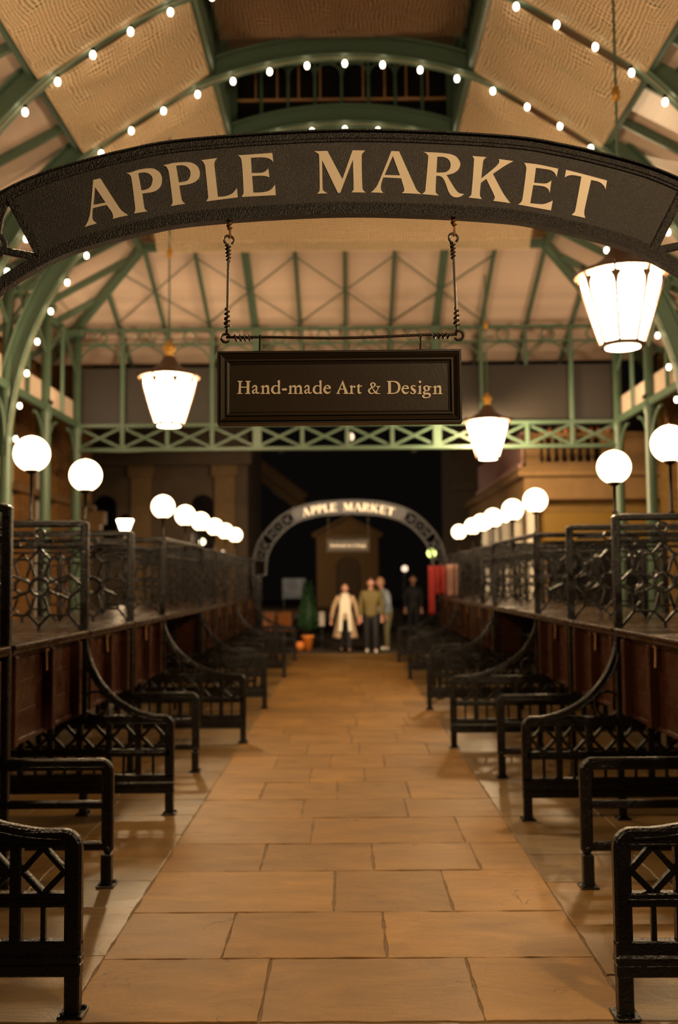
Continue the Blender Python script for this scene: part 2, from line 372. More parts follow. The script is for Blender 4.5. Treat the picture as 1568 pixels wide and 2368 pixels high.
rough_strip('trim_2', 3.5, 3.948, -.010, 'kerb')
struct(MB().box(-9, 9, -6, 3.51, -.3, -.14).build('trim_3', 'street'))
struct(MB().box(-16, 16, 22.76, 80, -.25, -.03).build('ground', 'street'))
# ------------------------------------------------------------------ near and far arch sign
SY = 3.80
def catmull(P, n=8):
    out = []
    for i in range(len(P)-1):
        a = P[max(i-1, 0)]; b = P[i]; c = P[i+1]; d = P[min(i+2, len(P)-1)]
        for k in range(n):
            t = k/n
            out.append(tuple(.5*((2*b[q])+(-a[q]+c[q])*t+(2*a[q]-5*b[q]+4*c[q]-d[q])*t*t+(-a[q]+3*b[q]-3*c[q]+d[q])*t**3) for q in range(2)))
    out.append(tuple(P[-1])); return out
half = [(0, 0), (.36, .012), (.68, .037), (.85, .068), (1.0, .104), (1.18, .157), (1.33, .223), (1.5, .325), (1.65, .445), (1.80, .60), (1.95, .785), (2.05, .97), (2.12, 1.17), (2.16, 1.40), (2.175, 1.65)]
full = [(-x, y) for x, y in half[::-1]]+half[1:]
cur = [Vector((x+.0125, 3.457-y)) for x, y in catmull(full, 6)]
cum = [0]
for a, b in zip(cur, cur[1:]): cum.append(cum[-1]+(b-a).length)
LT = cum[-1]
def arc_at(s, off=0):            # s = arc length from the crown (signed), off = inward distance
    t = s+LT/2; i = 0
    lo, hi = 0, len(cum)-2
    while lo < hi:
        mid = (lo+hi+1)//2
        if cum[mid] <= t: lo = mid
        else: hi = mid-1
    i = lo; k = (t-cum[i])/(cum[i+1]-cum[i]); p = cur[i].lerp(cur[i+1], k)
    def tg(j):
        j = max(1, min(len(cur)-2, j)); return (cur[j+1]-cur[j-1]).normalized()
    d = tg(i).lerp(tg(i+1), k).normalized()
    n = Vector((d.y, -d.x))
    return p+n*off, d
S1 = 1.365                       # the lettered plate ends here on either side
arch = thing('arch_sign', 'large black arched sign lettered APPLE MARKET above the camera end of the aisle', 'sign', (0, SY, 0))
def band(s0, s1, o0, o1, y0, y1, n=80):
    b = MB(); vs = []
    for k in range(n+1):
        s = s0+(s1-s0)*k/n; p, _ = arc_at(s, o0); q, _ = arc_at(s, o1)
        vs += [(p.x, y0, p.y), (q.x, y0, q.y), (q.x, y1, q.y), (p.x, y1, p.y)]
    fs = []
    for k in range(n):
        for e in range(4): fs.append((k*4+e, k*4+(e+1) % 4, k*4+4+(e+1) % 4, k*4+4+e))
    fs += [(3, 2, 1, 0), (n*4, n*4+1, n*4+2, n*4+3)]
    return b.add(vs, fs)
SE = LT/2-.002
band(-S1, S1, .02, .33, .012, .035).build('name_plate', 'sign', arch)
for o0, o1, y0, y1, nm in ((0, .006, -.012, .05, 'cap_strip'), (.006, .030, .002, .045, 'outer_rim'), (.030, .042, .006, .044, 'outer_bead'), (.286, .297, .007, .044, 'inner_bead'), (.300, .335, .001, .046, 'inner_rim')):
    band(-SE, SE, o0, o1, y0, y1, 160).build(nm, 'signrim', arch)
for sgn in (-1, 1):
    p, _ = arc_at(sgn*S1, .02); q, _ = arc_at(sgn*(S1-.0), .32)
    MB().bar((p.x, .018, p.y), (q.x, .018, q.y), .035, .03, (0, 1, 0)).build('end_bar', 'signrim', arch)
    ow = MB()
    def pt(s, o): return arc_at(sgn*s, o)[0]
    def ln(s0, o0, s1, o1, w_=.022, n=1):
        for k in range(n):
            a = pt(s0+(s1-s0)*k/n, o0+(o1-o0)*k/n); b = pt(s0+(s1-s0)*(k+1)/n, o0+(o1-o0)*(k+1)/n)
            ow.bar((a.x, .022, a.y), (b.x, .022, b.y), w_, .024, (0, 1, 0))
    s = S1+.03; SEE = SE-.02; k = 0
    ln(s-.02, .29, s+.15, .16); ln(s-.02, .03, s+.15, .16)
    while s+.30 < SEE:
        kind = k % 3
        if kind == 0:
            ln(s+.0, .03, s+.27, .29); ln(s, .29, s+.27, .03); ln(s+.27, .03, s+.27, .29); c = pt(s+.135, .16)
            ow.sweep(circ(c.x, c.y, .05, 16), .018, .022, .022, True)
        elif kind == 1:
            c = pt(s+.13, .16); ow.sweep(circ(c.x, c.y, .112, 22), .026, .022, .022, True)
            ow.sweep(circ(c.x, c.y, .035, 12), .022, .022, .022, True); ln(s+.255, .03, s+.255, .29)
        else:
            for o in (.09, .22):
                c = pt(s+.09, o); ow.sweep(circ(c.x, c.y, .055, 14), .02, .022, .022, True)
            ln(s+.17, .03, s+.17, .29); ln(s+.17, .16, s+.0, .16)
        s += .28; k += 1
    ow.build('openwork', 'signrim', arch)
    e0, _ = arc_at(sgn*SE, .0); e1, _ = arc_at(sgn*SE, .335); cx = (e0.x+e1.x)/2
    po = MB(); po.cbox(cx-.06, cx+.06, -.04, .08, .02, e0.y, .008).cbox(cx-.10, cx+.10, -.08, .12, 0, .10, .01).cbox(cx-.17, cx+.17, -.03, .07, e0.y-.04, e0.y+.01, .008)
    po.build('post', 'iron', arch)
# lettering traced as outlines (units: quarter pixels of the photograph, origin of each window given)
def smooth_loop(P):
    n = len(P); V = [Vector(p) for p in P]; out = []
    def corner(i):
        a = (V[i]-V[i-1]); b = (V[(i+1) % n]-V[i])
        if a.length < 1e-6 or b.length < 1e-6: return True
        return a.angle(b) > math.radians(48)
    cn = [corner(i) for i in range(n)]
    for i in range(n):
        j = (i+1) % n; p1, p2 = V[i], V[j]
        p0 = V[i-1] if not cn[i] else p1; p3 = V[(j+1) % n] if not cn[j] else p2
        if cn[i] and cn[j]: out.append(p1); continue
        for k in range(5):
            t = k/5; out.append(.5*((2*p1)+(p2-p0)*t+(2*p0-5*p1+4*p2-p3)*t*t+(3*p1-p0-3*p2+p3)*t**3))
    return out
def lettering(name, glyphs, ox, oy, k, Y, parent, yl, thick=.0012):
    cu = bpy.data.curves.new(name, 'CURVE'); cu.dimensions = '2D'; cu.fill_mode = 'BOTH'; cu.extrude = thick
    for g in glyphs:
        for loop in g:
            pts = smooth_loop(loop); sp = cu.splines.new('POLY'); sp.points.add(len(pts)-1); sp.use_cyclic_u = True
            for q, p in zip(sp.points, pts):
                v = at(ox+p.x/k, oy+p.y/k, Y); q.co = (v.x, v.z, 0, 1)
    tmp = bpy.data.objects.new(name, cu); C.objects.link(tmp)
    dg = bpy.context.evaluated_depsgraph_get(); me = bpy.data.meshes.new_from_object(tmp.evaluated_get(dg))
    bpy.data.objects.remove(tmp)
    for v in me.vertices: x, y, z = v.co; v.co = (x, -z, y)
    me.materials.clear(); me.materials.append(M['cream'])
    o = bpy.data.objects.new(name, me); C.objects.link(o); o.parent = parent; o.location = (0, yl, 0); return o
def sh(g, dx, dy=0): return [[(x+dx, y+dy) for x, y in l] for l in g]
G_A = [[(768,922),(800,862),(822,760),(845,495),(910,480),(1065,722),(1110,778),(1160,812),(1022,848),(1026,825),(1010,780),(966,722),(840,750),(836,800),(842,855),(878,886)], [(862,560),(846,722),(957,700)]]
G_P1 = [[(1138,432),(1190,425),(1260,402),(1340,390),(1400,395),(1450,430),(1468,480),(1460,540),(1430,580),(1380,605),(1290,618),(1305,730),(1318,765),(1338,776),(1215,800),(1225,770),(1224,730),(1195,500),(1180,455),(1160,438)], [(1253,435),(1300,427),(1350,438),(1380,470),(1382,510),(1365,555),(1330,580),(1282,590)]]
G_P2 = sh([[(-92,362),(-40,352),(0,342),(90,334),(165,338),(222,372),(244,430),(232,482),(185,520),(120,538),(57,546),(75,655),(90,692),(110,708),(-18,733),(-5,705),(-6,660),(-35,440),(-48,395),(-65,372)], [(28,366),(80,362),(125,375),(155,412),(158,450),(142,490),(110,508),(53,518)]], 1568)
G_L = sh([[(255,315),(400,297),(385,315),(375,345),(378,390),(408,648),(470,643),(530,622),(560,595),(578,567),(588,652),(300,690),(315,665),(318,630),(295,400),(285,352),(270,328)]], 1568)
G_E = sh([[(585,272),(650,268),(900,250),(910,335),(890,312),(855,296),(800,290),(706,294),(714,432),(800,430),(840,415),(865,390),(874,475),(850,462),(800,457),(717,460),(728,610),(820,606),(885,585),(925,538),(932,632),(622,650),(638,620),(640,580),(630,400),(620,312),(605,285)]], 1568)
lettering('lettering', [G_A, G_P1, G_P2, G_L, G_E], 0, 290, 3.92, SY+.010, arch, .0105)
G_M = [[(-290,235),(-168,232),(-32,488),(60,226),(175,228),(155,250),(143,290),(148,540),(157,588),(180,608),(48,608),(64,590),(70,555),(63,312),(-52,612),(-73,612),(-216,315),(-212,560),(-200,595),(-168,616),(-263,620),(-244,600),(-238,560),(-243,290),(-255,255)]]
G_A2 = [[(225,608),(262,575),(300,510),(412,233),(482,236),(610,520),(645,590),(685,622),(505,614),(525,600),(528,575),(500,480),(338,472),(320,530),(318,580),(340,612)], [(425,278),(350,450),(490,454)]]
G_R = [[(693,242),(820,247),(940,260),(1000,285),(1032,330),(1034,370),(1010,410),(965,438),(912,450),(960,530),(1000,590),(1030,615),(1070,622),(1040,645),(1000,653),(960,640),(930,600),(905,530),(880,480),(850,460),(818,458),(813,590),(822,618),(845,636),(690,624),(715,600),(722,565),(745,300),(740,270),(720,250)], [(828,285),(885,287),(930,310),(948,350),(940,395),(900,425),(820,428)]]
G_K = [[(1145,278),(1275,288),(1252,308),(1242,340),(1227,482),(1340,390),(1380,350),(1390,325),(1385,305),(1518,324),(1435,370),(1332,440),(1425,615),(1490,705),(1335,684),(1348,660),(1340,625),(1272,485),(1223,520),(1214,610),(1218,645),(1232,668),(1110,655),(1130,635),(1140,600),(1160,335),(1158,300)]]
O2 = (1168-800)*3.92
G_E2 = sh([[(172,340),(300,355),(482,393),(466,470),(455,440),(430,415),(385,400),(280,385),(262,520),(350,528),(390,520),(420,500),(404,618),(395,585),(370,562),(330,550),(255,542),(228,706),(330,715),(380,705),(432,682),(416,772),(118,718),(145,695),(160,650),(190,420),(188,370)]], O2)
G_T = sh([[(553,403),(700,440),(924,500),(910,582),(895,548),(855,515),(780,495),(725,740),(718,800),(727,840),(602,812),(625,790),(640,750),(692,465),(620,452),(575,455),(540,472)]], O2)
lettering('lettering', [G_M, G_A2, G_R, G_K, G_E2, G_T], 800, 290, 3.92, SY+.010, arch, .0105)
# ------------------------------------------------------------------ hanging sign
def rel(v): return (v.x, v.y-SY, v.z)
a0, a1, a2, a3 = at(504, 814, SY), at(1066, 811, SY), at(504, 981, SY), at(1067, 979, SY)
sx0, sx1, sz1, sz0 = (a0.x+a2.x)/2, (a1.x+a3.x)/2, (a0.z+a1.z)/2, (a2.z+a3.z)/2
hs = thing('hanging_sign', 'small black hanging board lettered Hand-made Art and Design under the large arch sign', 'sign', (0, SY, 0))
MB().cbox(sx0+.02, sx1-.02, -.006, .03, sz0+.02, sz1-.02, .003).build('board', 'board', hs)
fr = MB()
def rectframe(i0, i1, y0, y1):
    x0, x1, z0, z1 = sx0+i0, sx1-i0, sz0+i0, sz1-i0; d = i1-i0
    P = [(x0, z0), (x1, z0), (x1, z1), (x0, z1)]; Q = [(x0+d, z0+d), (x1-d, z0+d), (x1-d, z1-d), (x0+d, z1-d)]
    vs = [(x, y, z) for y in (y0, y1) for x, z in P]+[(x, y, z) for y in (y0, y1) for x, z in Q]
    fs = []
    for e in range(4):
        f = (e+1) % 4
        fs += [(e, f, 8+f, 8+e), (4+e, 4+f, 12+f, 12+e), (e, 4+e, 4+f, f), (8+e, 8+f, 12+f, 12+e)]
    fr.add(vs, fs)
def chamframe(i0, y0, i1, y1):   # sloping moulding strip between two inset depths
    A = [(sx0+i0, sz0+i0), (sx1-i0, sz0+i0), (sx1-i0, sz1-i0), (sx0+i0, sz1-i0)]; B = [(sx0+i1, sz0+i1), (sx1-i1, sz0+i1), (sx1-i1, sz1-i1), (sx0+i1, sz1-i1)]
    vs = [(x, y0, z) for x, z in A]+[(x, y1, z) for x, z in B]; fr.add(vs, [(e, (e+1) % 4, 4+(e+1) % 4, 4+e) for e in range(4)])
rectframe(0, .008, -.020, .045); rectframe(.008, .0125, -.012, .04); chamframe(.0125, -.024, .030, -.010); rectframe(.0125, .0135, -.024, -.005)
rectframe(.030, .033, -.010, .01); rectframe(.033, .038, -.017, .01); chamframe(.038, -.013, .048, -.0065); rectframe(.0475, .0490, -.010, .0)
fo = fr.build('moulding', 'board', hs)
g_a = [[(305,215),(318,190),(342,177),(366,183),(377,203),(376,265),(388,279),(412,272),(400,290),(378,298),(357,283),(330,299),(308,286),(306,260),(325,240),(356,228),(353,202),(340,194),(326,208),(310,222)], [(355,240),(332,252),(328,270),(340,281),(356,268)]]
g_d = [[(645,125),(681,109),(681,275),(693,283),(690,291),(655,301),(655,286),(632,297),(598,297),(570,275),(562,240),(574,205),(608,181),(655,184),(655,140),(645,132)], [(655,202),(635,193),(607,198),(592,232),(600,268),(628,282),(655,272)]]
g_n = [[(422,200),(464,177),(465,200),(490,181),(515,178),(533,195),(537,280),(550,290),(550,297),(488,297),(488,290),(508,280),(508,220),(497,204),(482,204),(466,212),(466,280),(482,290),(482,297),(418,297),(418,290),(440,280),(441,207),(424,207)]]
g_e = [[(1365,228),(1362,203),(1345,183),(1318,177),(1287,190),(1266,222),(1266,255),(1284,286),(1315,298),(1345,288),(1364,262),(1358,261),(1337,275),(1312,268),(1293,245),(1291,228)], [(1292,214),(1302,196),(1318,190),(1333,199),(1338,214)]]
T1 = [[[(110,122),(180,122),(180,130),(160,138),(158,200),(236,200),(236,138),(218,130),(218,122),(290,122),(290,130),(272,138),(270,284),(285,290),(285,297),(210,297),(210,290),(234,284),(236,213),(158,213),(156,284),(178,290),(178,297),(103,297),(103,290),(125,284),(133,140),(110,130)]],
      g_a, g_n, g_d, [[(712,226),(718,223),(770,223),(775,228),(772,248),(766,251),(714,251),(708,246)]],
      [[(800,195),(835,178),(835,200),(862,181),(888,180),(901,201),(932,179),(958,181),(974,205),(976,280),(992,290),(992,297),(928,297),(928,290),(948,280),(948,220),(938,204),(920,204),(903,215),(903,280),(918,290),(918,297),(862,297),(862,290),(877,280),(877,220),(868,205),(850,205),(836,214),(834,280),(850,290),(850,297),(788,297),(788,290),(808,280),(810,208),(800,203)]],
      sh(g_a, 702), sh(g_d, 559), g_e]
K2 = (770-530)*5.807
T2 = [[[(38,297),(38,290),(56,280),(132,113),(196,272),(215,290),(215,297),(140,297),(140,290),(158,280),(145,240),(95,240),(78,280),(95,290),(95,297)], [(122,162),(98,227),(142,227)]],
      [[(222,195),(256,178),(262,181),(262,202),(283,184),(300,190),(304,206),(290,217),(273,206),(262,218),(262,280),(282,290),(282,297),(212,297),(212,290),(235,280),(235,208),(222,203)]],
      [[(320,195),(345,165),(356,165),(356,185),(390,185),(388,200),(356,200),(356,258),(368,277),(388,275),(375,291),(350,298),(333,285),(329,260),(329,200),(318,200)]],
      [[(470,268),(472,242),(490,222),(515,208),(500,185),(501,160),(520,144),(550,143),(574,160),(572,185),(552,206),(530,218),(575,266),(598,226),(592,205),(575,198),(575,192),(638,192),(638,200),(616,212),(588,272),(606,286),(638,290),(638,297),(575,297),(558,282),(532,297),(495,297)], [(527,158),(522,180),(535,203),(550,186),(553,165),(540,153)], [(522,222),(500,238),(496,264),(513,285),(538,281),(553,272)]],
      [[(722,125),(800,122),(860,130),(895,160),(907,205),(895,252),(860,286),(800,297),(722,297),(722,290),(742,284),(740,138),(722,132)], [(778,135),(822,140),(860,163),(873,207),(864,252),(834,279),(778,284)]],
      sh(g_e, -345, 3),
      [[(1105,183),(1108,208),(1098,200),(1082,191),(1068,196),(1069,210),(1100,233),(1118,260),(1106,290),(1070,301),(1040,293),(1036,265),(1044,268),(1062,288),(1085,285),(1089,270),(1056,245),(1042,214),(1053,187),(1080,179)]],
      [[(1140,200),(1175,182),(1182,180),(1180,283),(1195,292),(1195,298),(1132,298),(1132,290),(1153,283),(1155,208),(1140,205)], [(1168+17*math.cos(t*PI/6), 135+17*math.sin(t*PI/6)) for t in range(12)]],
      [[(1325,197),(1325,210),(1298,210),(1300,235),(1280,257),(1245,263),(1232,270),(1240,279),(1292,283),(1316,302),(1310,330),(1280,350),(1235,356),(1200,345),(1196,322),(1222,300),(1206,286),(1215,266),(1232,255),(1215,235),(1213,210),(1230,190),(1262,182),(1288,192)], [(1255,193),(1240,207),(1243,235),(1258,250),(1271,238),(1272,208)], [(1234,305),(1221,325),(1245,342),(1283,336),(1293,318),(1272,307)]],
      sh(g_n, 918, 4)]
lettering('lettering', T1, 530, 860, 5.807, SY-.008, hs, -.0085)
lettering('lettering', T2, 770, 860, 5.807, SY-.008, hs, -.0085)
for px in (600, 972):
    p = at(px, 808, SY+.01); q = at(px, 779, SY+.01)
    e = MB(); x, _, z = rel(p); zz = rel(q)[2]
    e.cbox(x-.022, x+.022, 0, .03, sz1-.001, sz1+.006, .002)
    e.tube([(x, .015, sz1)]+[(x+.004*math.sin(t), .015, zz+.002+.004*math.cos(t)) for t in [PI-.3-k*.45 for k in range(12)]], .0035, 6)
    e.build('eyelet', 'wire', hs)
def wrap(b, p, q, turns, r0, r1, rw):
    p, q = Vector(p), Vector(q); d = (q-p).normalized(); a = d.orthogonal().normalized(); o = d.cross(a); n = int(turns*12)
    b.tube([p.lerp(q, k/n)+(a*math.cos(2*PI*turns*k/n)+o*math.sin(2*PI*turns*k/n))*(r0+(r1-r0)*k/n) for k in range(n+1)], rw, 6)
def hookring(b, c, r, rw, a0=-1.0, a1=4.6):
    b.tube([(c[0]+r*math.cos(a0+(a1-a0)*k/18), c[1]+.004*math.sin(k*.35), c[2]+r*math.sin(a0+(a1-a0)*k/18)) for k in range(19)], rw, 7)
for (tx, ty, rx, ry, bx, by, wy, side) in ((531, 505, 529, 553, 525, 775, 598, 'left'), (1049, 497, 1048, 548, 1056, 773, 600, 'right')):
    t = rel(at(tx, ty, SY+.02)); r = rel(at(rx, ry, SY+.02)); bb = rel(at(bx, by, SY+.02))
    hk = thing('ceiling_hook', 'rusty hook under the arch sign holding the '+side+' hanging wire', 'hook', (0, SY, 0), 'hooks under the arch sign')
    b = MB(); b.tube([(t[0], .02, t[2]+.02), (t[0], .02, t[2]-.025), (r[0]+.004, .02, r[2]+.022), (r[0]+.006, .02, r[2]+.008), (r[0]-.002, .02, r[2]+.006)], .0055, 8)
    wrap(b, (t[0], .02, t[2]-.012), (t[0], .02, t[2]-.045), 2, .009, .009, .004); b.build('hook', 'rust', hk)
    MB().cbox(t[0]-.016, t[0]+.016, .008, .036, t[2]-.004, t[2]+.010, .003).build('hook_plate', 'signrim', hk)
    wr = thing('hanging_wire', 'twisted dark iron wire holding the '+side+' end of the hanging board', 'wire', (0, SY, 0), 'wires of the hanging board')
    b = MB(); hookring(b, (r[0], .02, r[2]-.004), .018, .0050, -.9, 4.2)
    b.tube([(r[0]-.006, .02, r[2]-.020), (r[0]-.002, .02, r[2]-.04), (bb[0], .02, bb[2]+.03), (bb[0]-.003, .02, bb[2])], .0055, 8)
    wrap(b, (r[0]-.003, .02, r[2]-.022), (r[0]-.001, .02, r[2]-.088), 4.5, .0095, .0065, .0042)
    wrap(b, (bb[0]+.001, .02, bb[2]+.105), (bb[0]+.0, .02, bb[2]+.03), 4, .0065, .011, .0045)
    b.build('wire_shaft', 'wire', wr)
L0 = rel(at(523, 780, SY+.02)); R0 = rel(at(1057, 774, SY+.02))
cb = MB()
pts = []
for k in range(21):
    t = k/20; x = L0[0]+(R0[0]-L0[0])*t; z = L0[2]+(R0[2]-L0[2])*t-.006*math.sin(PI*min(1, t*1.1))+.002*math.sin(9*t); pts.append((x, .02, z))
cb.tube(pts, .0055, 8)
hookring(cb, (L0[0]-.002, .02, L0[2]-.003), .017, .0055, .4, 5.6); hookring(cb, (R0[0]+.006, .02, R0[2]-.003), .017, .0055, -2.6, 2.6)
wrap(cb, (L0[0]+.03, .02, L0[2]-.003), (L0[0]+.10, .02, L0[2]-.004), 4, .011, .010, .0040); wrap(cb, (R0[0]-.10, .02, R0[2]-.004), (R0[0]-.03, .02, R0[2]-.003), 4, .010, .011, .0040)
cbo = cb.build('crossbar_wire', 'wire', None, (0, SY, 0)); tag(cbo, 'horizontal iron wire bar between the two hanging wires above the board', 'wire')
# far copies of both signs
DX, DY = .07, 18.3
far = dup(arch, (DX, SY+DY, 0), 'far black arched sign lettered APPLE MARKET at the end of the aisle')
dup(hs, (DX, SY+DY, 0), 'far small board hanging under the distant arch sign')
for ch in [o for o in list(C.objects) if o.name in ('hanging_wire', 'hanging_wire.001')]:
    c = copy_tree(ch); c.location = (DX, SY+DY, 0); c['label'] = ('left' if c.name.endswith('2') else 'right')+' wire of the small board under the distant arch sign'
c = cbo.copy(); C.objects.link(c); c.location = (DX, SY+DY, 0); c['label'] = 'wire bar above the small board under the distant arch sign'
# ------------------------------------------------------------------ stall frames
XP, XB, ZT, ZF = 1.935, 3.23, 1.335, 2.15        # post, rear post, table top, top of the frame
def lattice_panel(b, cx, cz):
    T = .018
    up = [(-.035, .075), (-.075, .205), (0, .285), (.075, .205), (.035, .075)]
    segs = [up, [(x, -y) for x, y in up]]
    for s in (-1, 1):
        segs += [[(s*.075, .205), (s*.22, .205), (s*.22, .09), (s*.32, .0), (s*.22, -.09), (s*.22, -.205), (s*.075, -.205)],
                 [(s*.068, .03), (s*.22, .09)], [(s*.068, -.03), (s*.22, -.09)], [(s*.22, .205), (s*.31, .285)], [(s*.22, -.205), (s*.31, -.315)]]
    segs += [[(0, -.285), (0, -.32)]]
    for sg in segs: b.sweep([(cx+x, cz+y) for x, y in sg], T, .026)
    b.sweep(circ(cx, cz, .066, 20), .022, .034, 0, True)
def upper_parts(root, sg):
    X = lambda x: sg*x
    MB().cbox(X(XP-.028), X(XP+.028), -.03, .03, ZT-.65, ZF-.02, .008).build('post', 'iron', root)
    MB().cbox(X(XB-.03), X(XB+.03), -.03, .03, 0, ZF-.02, .008).build('post', 'iron', root)
    MB().sweep([(X(XP), 2.07), (X(XP), 2.105), (X(XP+.008), 2.117), (X(XP+.03), 2.124), (X(XB), 2.124)], .05, .07).build('top_rail', 'iron', root)
    MB().cbox(X(XP), X(XB), -.022, .022, 1.990, 2.012, .006).cbox(X(XP), X(XB), -.028, .028, 1.943, 1.966, .006).build('frieze_rail', 'iron', root)
    fz = MB()
    for c in (XP+.335, XP+.975):
        fz.sweep(circ(X(c), 2.048, .036, 14), .014, .03, 0, True)
        for s in (-1, 1):
            xa, xb = X(c+s*.045), X(c+s*.27)
            vs = [(xa, y, 2.048+z) for y in (-.012, .012) for z in (-.022, .022)]+[(xb, y, 2.03+z) for y in (-.006, .006) for z in (-.006, .006)]
            fz.add(vs, [(0, 1, 3, 2), (4, 6, 7, 5), (0, 4, 5, 1), (2, 3, 7, 6), (0, 2, 6, 4), (1, 5, 7, 3)])
    fz.build('frieze_ornament', 'iron', root)
    for c in (XP+.335, XP+.975):
        lp = MB(); lattice_panel(lp, X(c), 1.655); lp.build('lattice_panel', 'iron', root)
    MB().cbox(X(XP+.64-.02), X(XP+.64+.02), -.022, .022, ZT+.02, 1.95, .006).build('panel_post', 'iron', root)
def leg_part(root, x, w_=.058, plate=True, top=.16):
    lg = MB().cbox(x-w_/2, x+w_/2, -.028, .028, .006, top, .006).build('leg', 'iron', root)
    fp = MB().cbox(x-.05, x+.05, -.055, .055, 0, .010, .003)
    fp.lathe([(.010, 0), (.010, .008), (.006, .012)], 8, (x-.03, -.04), z0=.010).lathe([(.010, 0), (.010, .008), (.006, .012)], 8, (x+.035, .04), z0=.010)
    fp.build('foot_plate', 'iron', lg)
def frame_A(sg, xe, nm, label, group, Y):
    root = thing(nm, label, 'stall', (0, Y, 0), group); X = lambda x: sg*x
    path = [(xe+.034, .27), (xe+.034, .640)]+[(xe+.034+.043*(1-math.cos(t)), .640+.043*math.sin(t)) for t in [PI/2*k/5 for k in range(1, 6)]]+[(XB, .683)]
    MB().sweep([(X(x), z) for x, z in path], .068, .05).sweep([(X(x), z) for x, z in [(xe+.055, .655), (XB, .655)]], .010, .066).build('outer_rail', 'iron', root)
    MB().cbox(X(xe+.03), X(XB), -.025, .025, .416, .470, .006).sweep([(X(xe+.05), .444), (X(XB), .444)], .012, .064).build('middle_rail', 'iron', root)
    MB().cbox(X(xe), X(XB), -.025, .025, .215, .287, .006).cbox(X(xe-.002), X(XB), -.036, .036, .196, .236, .010).cbox(X(xe), X(XB), -.028, .028, .150, .200, .006).build('bottom_rail', 'iron', root)
    x = xe+.068; la = MB()
    while x < XB-.12:
        la.sweep([(X(x), .553), (X(x+.085), .645), (X(x+.17), .553), (X(x+.085), .466)], .024, .034, 0, True)
        la.cbox(X(x+.075), X(x+.095), -.014, .014, .28, .42, .004)
        if x+.17 < XB-.1: MB().cbox(X(x+.17), X(x+.216), -.024, .024, .28, .655, .006).build('stile', 'iron', root)
        x += .216
    la.build('diamond_lattice', 'iron', root)
    leg_part(root, X(xe+.034), .060); leg_part(root, X(1.93)); leg_part(root, X(3.05))
    a = XP-(xe+.06); b_ = ZT-.69
    arcp = [(xe+.06+a*math.cos(t), ZT-b_*math.sin(t)) for t in [PI/2*k/20 for k in range(21)]]
    arcp = [(XP, ZT+.05)]+arcp
    MB().sweep([(X(x), z) for x, z in arcp], .046, .046).sweep([(X(x+.020), z-.012) for x, z in arcp], .012, .062).build('curved_bracket', 'iron', root)
    MB().sweep(circ(X(XP-.09), .80, .088, 24), .016, .03, 0, True).build('bracket_ring', 'iron', root)
    upper_parts(root, sg); return root
def frame_B(sg, nm, label, group, Y):
    root = thing(nm, label, 'stall', (0, Y, 0), group); X = lambda x: sg*x; xe = 1.315 if sg < 0 else 1.28
    path = [(xe+.033, .20), (xe+.033, .625)]+[(xe+.033+.043*(1-math.cos(t)), .625+.043*math.sin(t)) for t in [PI/2*k/5 for k in range(1, 6)]]+[(XB, .668)]
    MB().sweep([(X(x), z) for x, z in path], .066, .05).sweep([(X(x), z) for x, z in [(xe+.05, .655), (XB, .655)]], .010, .064).build('outer_rail', 'iron', root)
    MB().cbox(X(xe+.03), X(XB), -.022, .022, .425, .468, .008).build('middle_rail', 'iron', root)
    MB().cbox(X(xe+.03), X(XB), -.022, .022, .195, .245, .010).build('bottom_rail', 'iron', root)
    kb = MB(); kb.lathe([(.0, -.032), (.022, -.022), (.034, 0), (.022, .022), (.0, .032)], 14, (X(xe+.033), 0), z0=.205); kb.build('knuckle', 'iron', root)
    leg_part(root, X(xe+.033+.004), .060, top=.178); leg_part(root, X(1.93)); leg_part(root, X(3.05))
    MB().cbox(X(1.93-.022), X(1.93+.022), -.022, .022, .15, .66, .006).build('stile', 'iron', root)
    MB().cbox(X(3.05-.022), X(3.05+.022), -.022, .022, .15, .66, .006).build('stile', 'iron', root)
    upper_parts(root, sg); return root
SIDE = {-1: 'left', 1: 'right'}
KINDS = 'ABaBAABBABA'
FYS = {-1: list(zip([4.03, 5.68, 7.38, 8.96, 10.53, 13.28, 14.7, 16.0, 17.44, 19.2, 21.0], KINDS)), 1: list(zip([3.99, 5.60, 7.14, 8.62, 10.12, 13.03, 14.2, 15.15, 16.98, 18.6, 20.4], KINDS))}
for sg in (-1, 1):
    side = SIDE[sg]; grp = 'black iron stall frames along the '+side+' side'; protos = {}; FY = FYS[sg]
    for i, (Y, k) in enumerate(FY):
        desc = {'A': 'diamond lattice bench end', 'a': 'short diamond lattice bench end', 'B': 'open railed bench end'}[k]
        lab = 'black iron stall frame with '+desc+', '+ORD[i]+' of the '+side+' row'
        if k not in protos:
            protos[k] = frame_A(sg, 1.055 if sg < 0 else 1.035, 'stall_trestle', lab, grp, Y) if k == 'A' else frame_A(sg, 1.268 if sg < 0 else 1.232, 'stall_trestle', lab, grp, Y) if k == 'a' else frame_B(sg, 'stall_trestle', lab, grp, Y)
        else: dup(protos[k], (0, Y, 0), lab)
